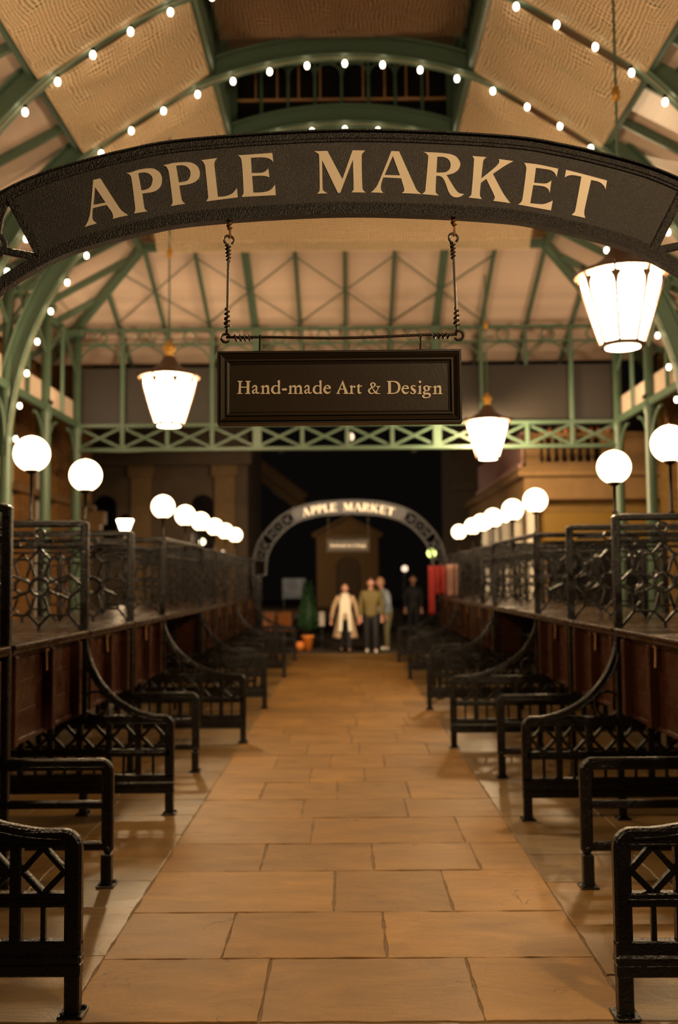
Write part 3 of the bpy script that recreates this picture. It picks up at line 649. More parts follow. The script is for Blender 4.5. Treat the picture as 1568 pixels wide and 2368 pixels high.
# ------------------------------------------------------------------ trunks and table tops
def make_trunk(sg, Lw, label, group, y0):
    root = thing('market_trunk', label, 'trunk', (0, y0, 0), group); X = lambda x: sg*x
    z0, z1 = .725, 1.275; xf = 1.975
    MB().cbox(X(xf), X(2.6), 0, Lw, z0, z1, .006).build('body', 'trunk', root)
    gl = MB()
    for z in (.915, 1.095):
        gl.cbox(X(xf-.004), X(xf+.01), .02, Lw-.02, z-.002, z+.005, .001)
    gl.build('plank_bead', 'trunk', root)
    for t in (.05, Lw*.49, Lw-.16):
        MB().cbox(X(xf-.065), X(xf+.01), t, t+.07, z0+.015, z1-.012, .006).build('batten', 'trunk', root)
    MB().cbox(X(xf-.014), X(xf+.01), .0, Lw, z1-.035, z1+.002, .005).cbox(X(xf-.014), X(xf+.01), .0, Lw, z0, z0+.03, .005).build('edge_moulding', 'trunk', root)
    hp = MB(); hp.bar((X(xf-.028), Lw*.47, z1-.005), (X(xf-.038), Lw*.46, z1-.15), .012, .028, (0, 1, 0)).cbox(X(xf-.04), X(xf), Lw*.45, Lw*.50, z1-.03, z1-.005, .003)
    hp.tube([(X(xf-.036), Lw*.52+.025*math.cos(t), z1-.115+.035*math.sin(t)) for t in [2*PI*k/14 for k in range(14)]], .004, 6, True)
    hp.build('hasp', 'brass', root)
    return root
for sg in (-1, 1):
    side = SIDE[sg]; n = 0; lens = {}; FY = FYS[sg]
    for i in range(len(FY)-1):
        y0, y1 = FY[i][0]+.05, FY[i+1][0]-.05
        # table top of every bay
        tt = MB().cbox(sg*(XP-.045), sg*XB, y0-.015, y1+.015, ZT-.030, ZT, .008)
        tt.cbox(sg*(XP-.030), sg*(XP+.02), y0-.015, y1+.015, ZT-.058, ZT-.028, .006)
        o = tt.build('stall_table_top', 'table'); tag(o, 'worn glossy stall table top, '+ORD[i]+' of the '+side+' row', 'table', 'table tops of the '+side+' stalls')
        if i == 4: continue
        nx = ORD[n]; n += 1; lab = 'oxblood wooden trunk with vertical battens and hasp, '+nx+' under the '+side+' tables'
        Lw = round(y1-y0, 2)
        if Lw in lens: dup(lens[Lw], (0, y0, 0), lab)
        else: lens[Lw] = make_trunk(sg, Lw, lab, 'wooden trunks under the '+side+' tables', y0)
    # rail over the wide gap carries a lamp
    g0, g1 = FY[4][0]+.03, FY[5][0]-.03; gm = 12.0 if sg < 0 else 11.5
    o = MB().cbox(sg*(XP-.025), sg*(XP+.025), g0, g1, 2.105, 2.15, .006).cbox(sg*(XP-.02), sg*(XP+.02), g0, g1, 1.945, 1.965, .006).cbox(sg*(XP-.02), sg*(XP+.02), gm-.02, gm+.02, 1.96, 2.11, .005).build('gap_rail', 'iron')
    tag(o, 'double black iron rail bridging the wide gap in the '+side+' row of stalls', 'rail')
    o = MB()
    for z in (.55, .95): o.cbox(sg*(XP+.3), sg*XB, g0+.03, g1-.03, z, z+.03, .005)
    for y in (g0+.07, gm, g1-.07): o.cbox(sg*(XP+.3), sg*(XP+.34), y-.02, y+.02, 0, ZT-.03, .004); o.cbox(sg*(XB-.1), sg*(XB-.06), y-.02, y+.02, 0, ZT-.03, .004)
    tag(o.build('storage_rack', 'iron'), 'dark shelf rack under the table top in the wide gap of the '+side+' row', 'rack')
# ------------------------------------------------------------------ globe lamps
def globe_lamp(label, group, loc, zc, r):
    root = thing('globe_lamp', label, 'lamp', loc, group); h = zc-loc[2]
    MB().lathe([(.022, 0), (.020, .012), (.011, .02), (.011, h-r-.02), (.020, h-r-.015), (.045, h-r+.004), (.05, h-r+.018)], 12).build('pole', 'iron', root)
    prof = [(r*math.sin(t), h-r*math.cos(t)) for t in [PI*(.13+.87*k/18) for k in range(19)]]; prof[-1] = (.001, h+r)
    MB().lathe(prof, 28).build('globe', 'globe', root)
    MB().lathe([(.013, h+r-.004), (.010, h+r+.006), (.003, h+r+.010)], 8).build('globe_cap', 'brass', root)
    return root
for sg in (-1, 1):
    s = SIDE[sg]; g = 'globe lamps on the '+s+' stalls'
    globe_lamp('opal globe lamp on the middle of the third stall frame, outermost on the '+s, 'lamp', (sg*2.34, FYS[sg][2][0], ZF), 2.65, .136)['group'] = g
    globe_lamp('opal globe lamp on the front post of the third stall frame on the '+s, 'lamp', (sg*1.935, FYS[sg][2][0], ZF), 2.485, .122)['group'] = g
    first = globe_lamp('opal globe lamp just before the wide gap in the '+s+' row', g, (sg*1.935, FYS[sg][4][0], ZF), 2.478, .125)
    G_ = FYS[sg]
    for Y, t in ((12.0 if sg < 0 else 11.5, 'on the rail over the wide gap of the '), (G_[5][0], 'just beyond the wide gap of the '), (G_[6][0], 'third from the far end of the lit '), (G_[7][0], 'second from the far end of the lit '), (G_[8][0], 'farthest of the lit ')):
        dup(first, (sg*1.935, Y, ZF), 'opal globe lamp '+t+s+' row', g)
# ------------------------------------------------------------------ pendant lanterns
ZL1, ZL0 = 4.45, 3.79
def make_lantern(label, loc, ztop):
    root = thing('pendant_lantern', label, 'lantern', loc, 'pendant market lanterns'); n = 8; a0 = PI/8
    R1, R0, H = .385, .19, ZL1-ZL0
    for k in range(n):             # eight panes with rounded heads
        t0, t1 = a0+2*PI*k/n, a0+2*PI*(k+1)/n
        def P(u, v): # u across, v up
            r = R0+(R1-R0)*v; p = Vector((r*math.cos(t0), r*math.sin(t0))).lerp(Vector((r*math.cos(t1), r*math.sin(t1))), u); return (p.x, p.y, ZL0+.03+v*(H-.03))
        us = [.04+.92*i/8 for i in range(9)]
        top = [.90+.075*math.sqrt(max(0, 1-((u-.5)/.46)**2)) for u in us]
        vs = [P(u, .02) for u in us]+[P(u, t) for u, t in zip(us, top)]
        MB().add(vs, [(i, i+1, 10+i, 9+i) for i in range(8)]).build('pane', 'lantern', root)
    fr = MB()
    for k in range(n):
        t = a0+2*PI*k/n; e = .012
        fr.bar(((R0+e)*math.cos(t), (R0+e)*math.sin(t), ZL0+.02), ((R1+e)*math.cos(t), (R1+e)*math.sin(t), ZL1), .024, .018)
        # spandrel plates between the rounded pane heads
        for sgn_ in (-1, 1):
            t2 = a0+2*PI*(k+sgn_)/n
            def Q(u, v):
                r = R0+(R1-R0)*v+.008; p = Vector((r*math.cos(t), r*math.sin(t))).lerp(Vector((r*math.cos(t2), r*math.sin(t2))), u); return (p.x, p.y, ZL0+.03+v*(H-.03))
            fr.add([Q(0, .74), Q(.05, .76), Q(.09, .85), Q(.17, .91), Q(.17, .935), Q(0, .945)], [(0, 1, 2, 3, 4, 5)])
    fr.lathe([(R0-.02, ZL0), (R0+.012, ZL0), (R0+.014, ZL0+.035), (R0-.02, ZL0+.035), (R0-.02, ZL0)], 8, ang=a0, smooth=False)
    fr.build('lantern_frame', 'cap', root)
    MB().lathe([(.001, ZL0-.012), (R0-.035, ZL0-.008), (R0-.03, ZL0+.005)], 20).build('bottom_glass', 'lantern', root)
    cp = MB(); cp.lathe([(R1+.03, ZL1-.005), (R1+.045, ZL1+.012), (R1+.02, ZL1+.03), (.27, ZL1+.085), (.15, ZL1+.17), (.10, ZL1+.25), (.085, ZL1+.29)], 24)
    for k in range(n):
        t = a0+2*PI*k/n; cp.lathe([(.002, -.02), (.02, -.012), (.024, 0), (.02, .012), (.002, .022)], 8, ((R1+.04)*math.cos(t), (R1+.04)*math.sin(t)), z0=ZL1+.035)
    cp.build('cap', 'cap', root)
    MB().lathe([(.05, ZL1+.28), (.075, ZL1+.31), (.05, ZL1+.345), (.085, ZL1+.38), (.09, ZL1+.43), (.05, ZL1+.46), (.03, ZL1+.50), (.015, ZL1+.52)], 14).build('finial', 'gold', root)
    lampd = bpy.data.lights.new('lantern_lamp', 'POINT'); lampd.energy = P_LANTERN; lampd.color = WARM2; lampd.shadow_soft_size = .13
    lo = bpy.data.objects.new('lantern_lamp', lampd); C.objects.link(lo); lo.parent = root; lo.location = (0, 0, ZL0+.38)
    MB().lathe([(.013, ZL1+.5), (.013, ztop)], 8).build('hanging_rod', 'green', root)
    MB().lathe([(.012, 6.10), (.034, 6.13), (.040, 6.18), (.034, 6.23), (.012, 6.26)], 10).build('rod_knuckle', 'gold', root)
    return root
lan = make_lantern('large bright pendant lantern at the right under the arch sign', (2.55, 9.0, 0), 8.06)
dup(lan, (-2.385, 13.4, 0), 'bright pendant lantern hanging at the left beside the small hanging board')
dup(lan, (2.53, 17.5, 0), 'smallest bright pendant lantern at the right in front of the lattice girder')
dup(lan, (-2.45, 4.7, 0), 'added pendant lantern over the nearest left stalls, out of the picture')  # unseen lantern, added for more light at the near end
dup(lan, (2.53, .3, 0), 'added pendant lantern behind the camera at the right, out of the picture')  # also added out of view, lights the front of the signs
def fill_uplighter(label, x, y, z, aim):  # added fixture that brightens the roof boarding
    root = thing('fill_uplighter', label, 'lamp', (x, y, z), 'added uplighters under the roof')
    MB().cbox(-.09, .09, -.09, .09, .0, .07, .01).build('housing', 'iron', root)
    ld = bpy.data.lights.new('fill_uplighter_lamp', 'AREA'); ld.energy = P_UP; ld.size = .16; ld.color = (1, .68, .42)
    lo = bpy.data.objects.new('fill_uplighter_lamp', ld); C.objects.link(lo); lo.parent = root; lo.location = (0, 0, .085)
    lo.rotation_euler = (Vector(aim)-Vector((x, y, z))).to_track_quat('-Z', 'Y').to_euler()
# ------------------------------------------------------------------ roof: ribs, columns, boarding
RX = .045; DL = 1.925; YR = {k: 10.79+(k-1)*DL for k in range(-5, 6)}   # rib planes; 1..3 are the lit ones
RI, ZCEN = 5.02, 3.55
def make_rib(label, Y, group='green iron arch ribs of the roof'):
    root = thing('arch_rib', label, 'arch rib', (RX, Y, 0), group)
    full_a = [PI*(k/72) for k in range(0, 73)]
    def ring(r): return [(r*math.cos(t), ZCEN+r*math.sin(t)) for t in full_a]
    MB().sweep(ring(RI+.135), .24, .07).build('web', 'green', root)
    MB().sweep(ring(RI+.012), .026, .20).build('lower_flange', 'green', root)
    MB().sweep(ring(RI+.262), .026, .20).build('upper_flange', 'green', root)
    return root
lits = {1: 'nearest of the three arch ribs strung with bulbs', 2: 'middle one of the three arch ribs strung with bulbs', 3: 'farthest of the three arch ribs strung with bulbs'}
rib1 = make_rib('green iron arch rib, '+lits[1], YR[1])
for k in (2, 3): dup(rib1, (RX, YR[k], 0), 'green iron arch rib, '+lits[k])
for k in (-3, -2, -1, 0): dup(rib1, (RX, YR[k], 0), 'unlit green iron arch rib overhead before the strung ribs, %s one' % ['farthest', 'third nearest', 'second nearest', 'nearest'][-k])
bl = MB().lathe([(.002, -.042), (.020, -.036), (.028, -.018), (.031, 0), (.026, .022), (.018, .034), (.016, .04)], 12)
bulb0 = bl.build('festoon_bulb', 'bulb', None, (0, 0, -5))
MB().lathe([(.017, .034), (.019, .04), (.019, .085), (.010, .092)], 8).build('socket', 'iron', bulb0)
used = False
for k in (1, 2, 3):
    lab = 'small warm white bulb on the '+lits[k].replace(' strung with bulbs', '').replace('arch ribs', 'lit arch ribs')
    for j in range(-16, 17):
        a = math.radians(j*5.80-(.25 if k == 1 else 0))
        if k == 3 and abs(j) > 15: continue
        if k < 3 and abs(j) > 14: continue
        r = RI-.085; loc = (RX+r*math.sin(a), YR[k], ZCEN+r*math.cos(a))
        if not used: b = bulb0; used = True
        else: b = copy_tree(bulb0)
        b.location = loc; tag(b, lab, 'light bulb', 'festoon bulbs on the '+['nearest', 'middle', 'farthest'][k-1]+' lit rib')
    cb_ = MB(); r = RI-.012
    cb_.tube([(r*math.sin(a), -.02, ZCEN+r*math.cos(a)) for a in [math.radians(-86+172*q/120) for q in range(121)]], .009, 6)
    tag(cb_.build('festoon_cable', 'cable', None, (RX, YR[k], 0)), 'cable of the bulb string along the '+lits[k].replace(' strung with bulbs', ''), 'cable', 'cables of the bulb strings')
XC = 5.07
YE = YR[5]                        # plane of the far end girder
col0 = None
for i, k in enumerate([-1, 0, 1, 2, 3, 4, 5]):
    Y = YR[k]
    for sg in (-1, 1):
        lab = 'slender green iron column on the %s, %s' % (SIDE[sg], ['nearest of all', 'second nearest', 'third nearest', 'fourth nearest', 'at the farthest lit arch rib', 'second from the far girder', 'at the end of the far girder'][i])
        if col0 is None:
            root = thing('iron_column', lab, 'column', (0, Y, 0), 'slender green iron columns')
            MB().lathe([(.16, 0), (.16, .12), (.12, .20), (.105, .26), (.10, 2.6), (.12, 2.64), (.12, 2.7), (.092, 2.74), (.085, 4.4), (.105, 4.46), (.105, 4.6), (.08, 4.66), (.078, 6.3)], 14).build('shaft', 'green', root)
            MB().cbox(-.13, .13, -.13, .13, 6.28, 6.42, .02).build('capital', 'green', root)
            MB().cbox(-.19, .19, -.19, .19, 0, .08, .02).build('base', 'green', root)
            col0 = root; root.location = (sg*XC+RX, Y, 0)
        else: dup(col0, (sg*XC+RX, Y, 0), lab)
ZA, XA, ZB, XBE, ZC2, XC2 = 7.47, 3.45, 6.05, 6.10, 8.53, 1.72   # knee, eave, lantern foot
Y0 = YR[-2]-.6; YH, YEV, YLN = 16.65, 19.85, 14.75
def slab(name, quad, m, t=.05):
    a, b, c, d = [Vector(p) for p in quad]; n = (b-a).cross(c-a).normalized()
    if n.z < 0: n = -n
    vs = [p for p in (a, b, c, d)]+[p+n*t for p in (a, b, c, d)]
    o = MB().add(vs, [(0, 1, 2, 3), (7, 6, 5, 4), (0, 4, 5, 1), (1, 5, 6, 2), (2, 6, 7, 3), (3, 7, 4, 0)]).build(name, m); return struct(o)
for sg in (-1, 1):
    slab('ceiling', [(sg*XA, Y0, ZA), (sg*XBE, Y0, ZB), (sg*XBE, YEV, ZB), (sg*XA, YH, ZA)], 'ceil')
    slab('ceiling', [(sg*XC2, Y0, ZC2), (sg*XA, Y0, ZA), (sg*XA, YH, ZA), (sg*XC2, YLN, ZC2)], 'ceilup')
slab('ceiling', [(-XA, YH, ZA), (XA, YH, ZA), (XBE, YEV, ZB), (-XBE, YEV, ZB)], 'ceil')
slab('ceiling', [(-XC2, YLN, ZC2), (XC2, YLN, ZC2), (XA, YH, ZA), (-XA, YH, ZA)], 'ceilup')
def beam(name, p, q, w_, h, label, group=None, m='green', cat='roof beam'):
    o = MB().bar(p, q, w_, h).build(name, m); return tag(o, label, cat, group)
for sg in (-1, 1):
    s = SIDE[sg]
    beam('purlin', (sg*XA, Y0, ZA-.10), (sg*XA, YH, ZA-.10), .09, .16, 'green purlin along the knee of the '+s+' roof slope')
    beam('ridge_beam', (sg*(XC2+.02), Y0, ZC2-.02), (sg*(XC2+.02), YLN, ZC2-.02), .16, .36, 'deep green beam along the foot of the roof lantern on the '+s)
    beam('eaves_beam', (sg*5.15, Y0, 6.30), (sg*5.15, YE, 6.30), .10, .12, 'green eaves beam along the '+s+' columns')
    y = Y0+DL/2; k = 0
    while y < YEV-.5:
        zt = ZA-.07; top = XA
        if y > YH: top = XA+(y-YH)/(YEV-YH)*(XBE-XA); 
        t = (top-XA)/(XBE-XA)
        beam('rafter', (sg*top, y, ZA+(ZB-ZA)*t-.07), (sg*XBE, y, ZB-.07), .06, .11, 'green iron rafter of the '+s+' boarded roof slope', 'rafters of the '+s+' roof slope', cat='rafter')
        y += DL/2; k += 1
    beam('hip_rafter', (sg*XA, YH, ZA-.10), (sg*XBE, YEV, ZB-.10), .13, .20, 'thick green hip rafter at the '+s+' corner of the roof end', cat='rafter')
    # upper slope ribs between knee and lantern
    for k in range(-3, 4):
        y = YR[k]+DL/2
        if y < YLN: beam('rafter', (sg*XC2, y, ZC2-.06), (sg*XA, y, ZA-.06), .07, .10, 'green rafter above the netting on the '+s, 'rafters above the '+s+' netting', cat='rafter')
beam('purlin', (-XA, YH, ZA-.10), (XA, YH, ZA-.10), .09, .14, 'green beam across the top of the boarded roof end')
for j in range(-6, 7):
    x = j*.86+.03; thick = abs(j) == 2
    if abs(x) < XA: yt, zt = YH, ZA
    else: t = (abs(x)-XA)/(XBE-XA); yt, zt = YH+(YEV-YH)*t, ZA+(ZB-ZA)*t
    if abs(j) == 6: continue
    beam('rafter', (x, yt, zt-.07), (x, YEV, ZB-.07), .13 if thick else .06, .14 if thick else .10, ('thick green rafter down the roof end, %s of the pair' % ('left' if j < 0 else 'right')) if thick else 'thin green rafter on the boarded roof end', None if thick else 'rafters on the roof end', cat='rafter')
for j in (-5, -3, -1, 1, 3):      # diagonal tie rods on the end slope
    for (a, b) in ((0, 1), (1, 0)):
        xa, xb = (j+2*a-.0)*.86+.03, (j+2*b-.0)*.86+.03
        if max(abs(xa), abs(xb)) > 4.3: continue
        k1, k2 = .04, .56
        p = (xa, YH+(YEV-YH)*k1, ZA+(ZB-ZA)*k1-.17); q = (xb, YH+(YEV-YH)*k2, ZA+(ZB-ZA)*k2-.17)
        o = MB().tube([p, q], .013, 6).build('tie_rod', 'green'); tag(o, 'thin diagonal tie rod crossing the roof end', 'tie rod', 'tie rods on the roof end')
# far end girder, frieze and louvre
gird = thing('lattice_girder', 'green iron girder of crossed bars spanning the far end of the roof', 'girder', (RX, YE, 0))
MB().cbox(-5.1, 5.1, -.06, .06, 4.555, 4.62, .01).build('top_chord', 'green', gird); MB().cbox(-5.1, 5.1, -.06, .06, 4.10, 4.17, .01).build('bottom_chord', 'green', gird)
for j in range(-6, 7):
    x = j*.842; wd = .16 if abs(j) == 2 else .07
    MB().cbox(x-wd/2, x+wd/2, -.045, .045, 4.12, 4.60, .008).build('upright', 'green', gird)
    if j < 6:
        MB().sweep([(x+.04, 4.185), (x+.80, 4.54)], .05, .04, -.01).sweep([(x+.04, 4.54), (x+.80, 4.185)], .05, .03, .02).build('cross_brace', 'green', gird)
fz = thing('iron_frieze', 'green iron frieze of rings and arches above the far louvres', 'frieze', (RX, YE, 0))
MB().cbox(-5.1, 5.1, -.04, .04, 6.38, 6.44, .008).cbox(-5.1, 5.1, -.03, .03, 6.115, 6.155, .008).build('rail', 'green', fz)
for j in range(-6, 6):
    x = (j+.5)*.842
    MB().sweep(circ(x, 6.265, .115, 18), .03, .03, 0, True).build('ring', 'green', fz)
    MB().sweep([(x+.40*math.cos(t), 5.71+.40*math.sin(t)) for t in [PI*k/18 for k in range(19)]], .028, .03).build('arch_tracery', 'green', fz)
for j in (-5, -3, -2, 2, 3, 5):
    x = j*.842 if abs(j) != 2 else j*.842; wd = .17 if abs(j) == 2 else .075
    MB().cbox(x-wd/2, x+wd/2, -.05, .05, 4.60, 6.41, .01).build('upright', 'green', fz)
for j in (-4, -1, 0, 1, 4):
    x = j*.842; MB().cbox(x-.025, x+.025, -.03, .03, 5.68, 6.41, .006).build('hanger', 'green', fz)
for i, (xa, xb) in enumerate(((-5.0, -1.70), (-1.62, 1.62), (1.70, 5.0))):
    o = MB().cbox(xa, xb, .055, .09, 4.60, 5.70, .01).build('louvre_panel', 'louvre', None, (RX, YE, 0))
    tag(o, 'dark louvred panel above the far girder, '+['left', 'middle', 'right'][i]+' one', 'louvre panel', 'louvred panels above the far girder')
# side aisle beams, fascias and brackets along the columns
for sg in (-1, 1):
    s = SIDE[sg]
    beam('aisle_beam', (sg*XC+RX, YR[-1], 4.61), (sg*XC+RX, YE, 4.61), .09, .13, 'green beam linking the '+s+' columns under the cream fascia')
    o = MB().cbox(sg*(XC+.06)+RX, sg*(XC+.09)+RX, YR[-1], YE, 4.69, 5.06, .005)
    y = YR[-1]
    while y < YE: o.cbox(sg*(XC+.045)+RX, sg*(XC+.062)+RX, y, y+.02, 4.69, 5.06, .003); y += .16
    tag(o.build('fascia', 'fascia'), 'cream boarded fascia above the '+s+' column beam', 'fascia')
    for k in range(-1, 5):
        ya = YR[k]
        for (c, dr) in ((ya, 1), (ya+DL, -1)):
            pts = [(sg*XC+RX, c+dr*(.08+.55*(1-math.cos(t))), 3.75+.70*math.sin(t)) for t in [PI/2*q/8 for q in range(9)]]
            o = MB().tube(pts, .030, 6).build('spandrel_bracket', 'green'); tag(o, 'curved green bracket between column and beam on the '+s, 'bracket', 'brackets of the '+s+' columns')
        o = MB().cbox(sg*(XC-.03)+RX, sg*(XC+.03)+RX, ya+DL/2-.03, ya+DL/2+.03, 4.67, 6.30, .008).build('upper_post', 'green'); tag(o, 'thin green post above the '+s+' column beam', 'post', 'thin posts above the '+s+' beam')
        # spandrel struts by the eaves
        o = MB().bar((sg*XC+RX, ya+.05, 5.55), (sg*XC+RX, ya+DL/2-.05, 6.22), .05, .05).bar((sg*XC+RX, ya+DL-.05, 5.55), (sg*XC+RX, ya+DL/2+.05, 6.22), .05, .05).build('eaves_brace', 'green')
        tag(o, 'pair of slanting green struts below the '+s+' eaves beam', 'brace', 'struts below the '+s+' eaves beam')
for sg in (-1, 1):
    for nm, y in (('nearest', 8.9), ('middle', 12.75), ('farthest', 16.6)):
        fill_uplighter('added small black uplighter standing on the %s column beam, %s one' % (SIDE[sg], nm), sg*XC+RX, y, 4.675, (sg*(2.2 if y < 16 else 1.2), y+.3 if y < 16 else 17.8, 8.1 if y < 16 else 6.9))
for sg in (-1, 1):
    root = thing('fill_spotlight', 'added small black spotlight on the outer face of the far girder, '+SIDE[sg]+' one', 'lamp', (sg*1.25+RX, YE+.16, 4.10), 'added spotlights on the far girder')  # pair added to brighten the distant arch sign
    MB().cbox(-.02, .02, -.17, .0, .02, .07, .004).lathe([(.06, -.04), (.065, .0), (.065, .09), (.03, .10)], 12).build('housing', 'iron', root)
    ld = bpy.data.lights.new('fill_spotlight_lamp', 'SPOT'); ld.energy = 330; ld.spot_size = math.radians(75); ld.spot_blend = .6; ld.shadow_soft_size = .05; ld.color = (1, .80, .56)
    lo = bpy.data.objects.new('fill_spotlight_lamp', ld); C.objects.link(lo); lo.parent = root; lo.location = (0, .10, -.06)
    lo.rotation_euler = (Vector((sg*.9, 22.1, 3.15))-Vector((sg*1.25+RX, YE+.26, 4.04))).to_track_quat('-Z', 'Y').to_euler()
t_ = thing('girder_lamp', 'small round lamp seen through the middle of the far girder', 'lamp', (.10, YE+.16, 4.37))
MB().lathe([(.078*math.sin(PI*k/12)+.001, -.078*math.cos(PI*k/12)) for k in range(13)], 16).build('globe', 'farlampp', t_); MB().cbox(-.015, .015, -.12, .0, .07, .10, .004).cbox(-.015, .015, -.135, -.10, -.14, .16, .004).build('lamp_bracket', 'iron', t_)
# small trusses between column head and roof rib
for k in (-1, 0, 1, 2, 3):
    for sg in (-1, 1):
        Y = YR[k]; o = MB().bar((sg*5.1+RX, Y, 5.95), (sg*4.15, Y, 6.62), .05, .07).bar((sg*5.1+RX, Y, 5.0), (sg*4.75, Y, 5.65), .05, .06).bar((sg*4.95, Y, 6.3), (sg*4.72, Y, 5.62), .05, .05).build('knee_brace', 'green')
        tag(o, 'green knee struts between column and arch rib on the '+SIDE[sg], 'brace', 'knee struts on the '+SIDE[sg])
# roof lantern
struct(MB().box(-XC2-.06, -XC2, Y0, YLN, ZC2, 9.65).build('window_1', 'darkglass')); struct(MB().box(XC2, XC2+.06, Y0, YLN, ZC2, 9.65).build('window_2', 'darkglass'))
slab('ceiling', [(-XC2-.06, Y0, 9.65), (0, Y0, 10.2), (0, YLN+.1, 10.2), (-XC2-.06, YLN+.1, 9.65)], 'darkstone')
slab('ceiling', [(XC2+.06, Y0, 9.65), (0, Y0, 10.2), (0, YLN+.1, 10.2), (XC2+.06, YLN+.1, 9.65)], 'darkstone')
w3 = struct(MB().box(-XC2, XC2, YLN+.10, YLN+.14, ZC2-.3, 10.2).build('window_3', 'darkglass'))
wf = MB()
for j in range(-4, 5):
    wf.cbox(j*.41-.022, j*.41+.022, YLN, YLN+.06, 8.65, 9.62, .005)
    if j < 4: wf.sweep([(j*.41+.205+.19*math.cos(t), 9.42+.17*math.sin(t)) for t in [PI*k/10 for k in range(11)]], .03, .04, YLN+.03)
wf.cbox(-XC2, XC2, YLN, YLN+.08, 8.45, 8.66, .01).cbox(-XC2, XC2, YLN, YLN+.06, 9.6, 9.7, .01).cbox(-XC2, -XC2+.12, YLN-.02, YLN+.07, 8.3, 9.7, .01).cbox(XC2-.12, XC2, YLN-.02, YLN+.07, 8.3, 9.7, .01)
wf.build('window_frame', 'green', w3)
wb = MB()
for j in range(-5, 6): wb.cbox(j*.33-.012, j*.33+.012, YLN+.065, YLN+.095, 9.04, 9.62, .004)
wb.cbox(-XC2+.1, XC2-.1, YLN+.062, YLN+.095, 9.02, 9.06, .004); wb.build('glazing_bar', 'bar', w3)
for sg, wn in ((-1, 'window_1'), (1, 'window_2')):
    lt = MB(); y = Y0
    while y < YLN-.3: lt.bar((sg*(XC2-.02), y, 8.6), (sg*(XC2-.02), y+.465, 9.6), .03, .04).bar((sg*(XC2-.02), y+.465, 8.6), (sg*(XC2-.02), y, 9.6), .03, .04); y += .465
    lt.bar((sg*(XC2-.02), Y0, 9.6), (sg*(XC2-.02), YLN, 9.6), .06, .08); lt.build('window_frame', 'green', bpy.data.objects[wn])
# netting
def net(name, fn, nu, nv, m, label, group, amp=.075):
    b = MB(); vs = []; uvs = []
    for i in range(nu+1):
        for j in range(nv+1):
            u, v = i/nu, j/nv; p = Vector(fn(u, v)); e = min(u, 1-u, v, 1-v)*6
            p.z += (noise.noise(p*1.7)*amp+noise.noise(p*5)*amp*.35)*min(1, e)-amp*1.2*min(1, e); vs.append(p)
    b.add(vs, [(i*(nv+1)+j, (i+1)*(nv+1)+j, (i+1)*(nv+1)+j+1, i*(nv+1)+j+1) for i in range(nu) for j in range(nv)], True)
    o = b.build(name, m); me = o.data; uv = me.uv_layers.new(name='UVMap')
    L1 = (Vector(fn(1, .5))-Vector(fn(0, .5))).length; L2 = (Vector(fn(.5, 1))-Vector(fn(.5, 0))).length
    for lp in me.loops:
        i, j = divmod(lp.vertex_index, nv+1); uv.data[lp.index].uv = (i/nu*L1, j/nv*L2)
    return tag(o, label, 'netting', group)
def edge_rope(fn, label):
    b = MB(); P = [fn(k/12, 0) for k in range(13)]+[fn(1, k/12) for k in range(1, 13)]+[fn(1-k/12, 1) for k in range(1, 13)]+[fn(0, 1-k/12) for k in range(1, 12)]
    b.tube(P, .012, 6, True); return b
NB = {-1: 'fifth', 0: 'fourth', 1: 'nearest', 2: 'second', 3: 'third'}
for k in (-1, 0, 1, 2):
    for sg in (-1, 1):
        ya, yb = YR[k]+.10, YR[k+1]-.10
        def fn(u, v, sg=sg, ya=ya, yb=yb): return (sg*(XA-.08+(XC2+.10-XA)*v), ya+(yb-ya)*u, ZA-.20+(ZC2-ZA-.02)*v)
        nm = {-1: 'two bays nearer than the first lit rib', 0: 'in front of the first lit arch rib', 1: 'between the first and second lit arch ribs', 2: 'between the second and third lit arch ribs'}[k]
        o = net('netting', fn, 40, 40, 'net', 'sagging beige netting under the '+SIDE[sg]+' roof slope '+nm, 'nets under the roof slopes')
        edge_rope(fn, '').build('edge_rope', 'rope', o)
for k in (-1, 0, 1):
    ya, yb = YR[k]+.05, YR[k+1]-.05
    def fn(u, v, ya=ya, yb=yb): return (-XC2+.12+(2*XC2-.24)*v, ya+(yb-ya)*u, 8.80)
    net('netting', fn, 40, 50, 'net2', 'dark brown netting across the roof crown, '+{-1: 'two bays before the first lit rib', 0: 'before the first lit rib', 1: 'before the second lit rib'}[k], 'nets across the roof crown', .10)
def fn(u, v): return (-XA+.3+(2*XA-.6)*v, YLN+.25+(YH-YLN-.35)*u, ZC2-.25+(ZA-ZC2+.02)*u)
o = net('netting', fn, 30, 60, 'net', 'beige netting across the top of the boarded roof end', 'nets under the roof slopes')
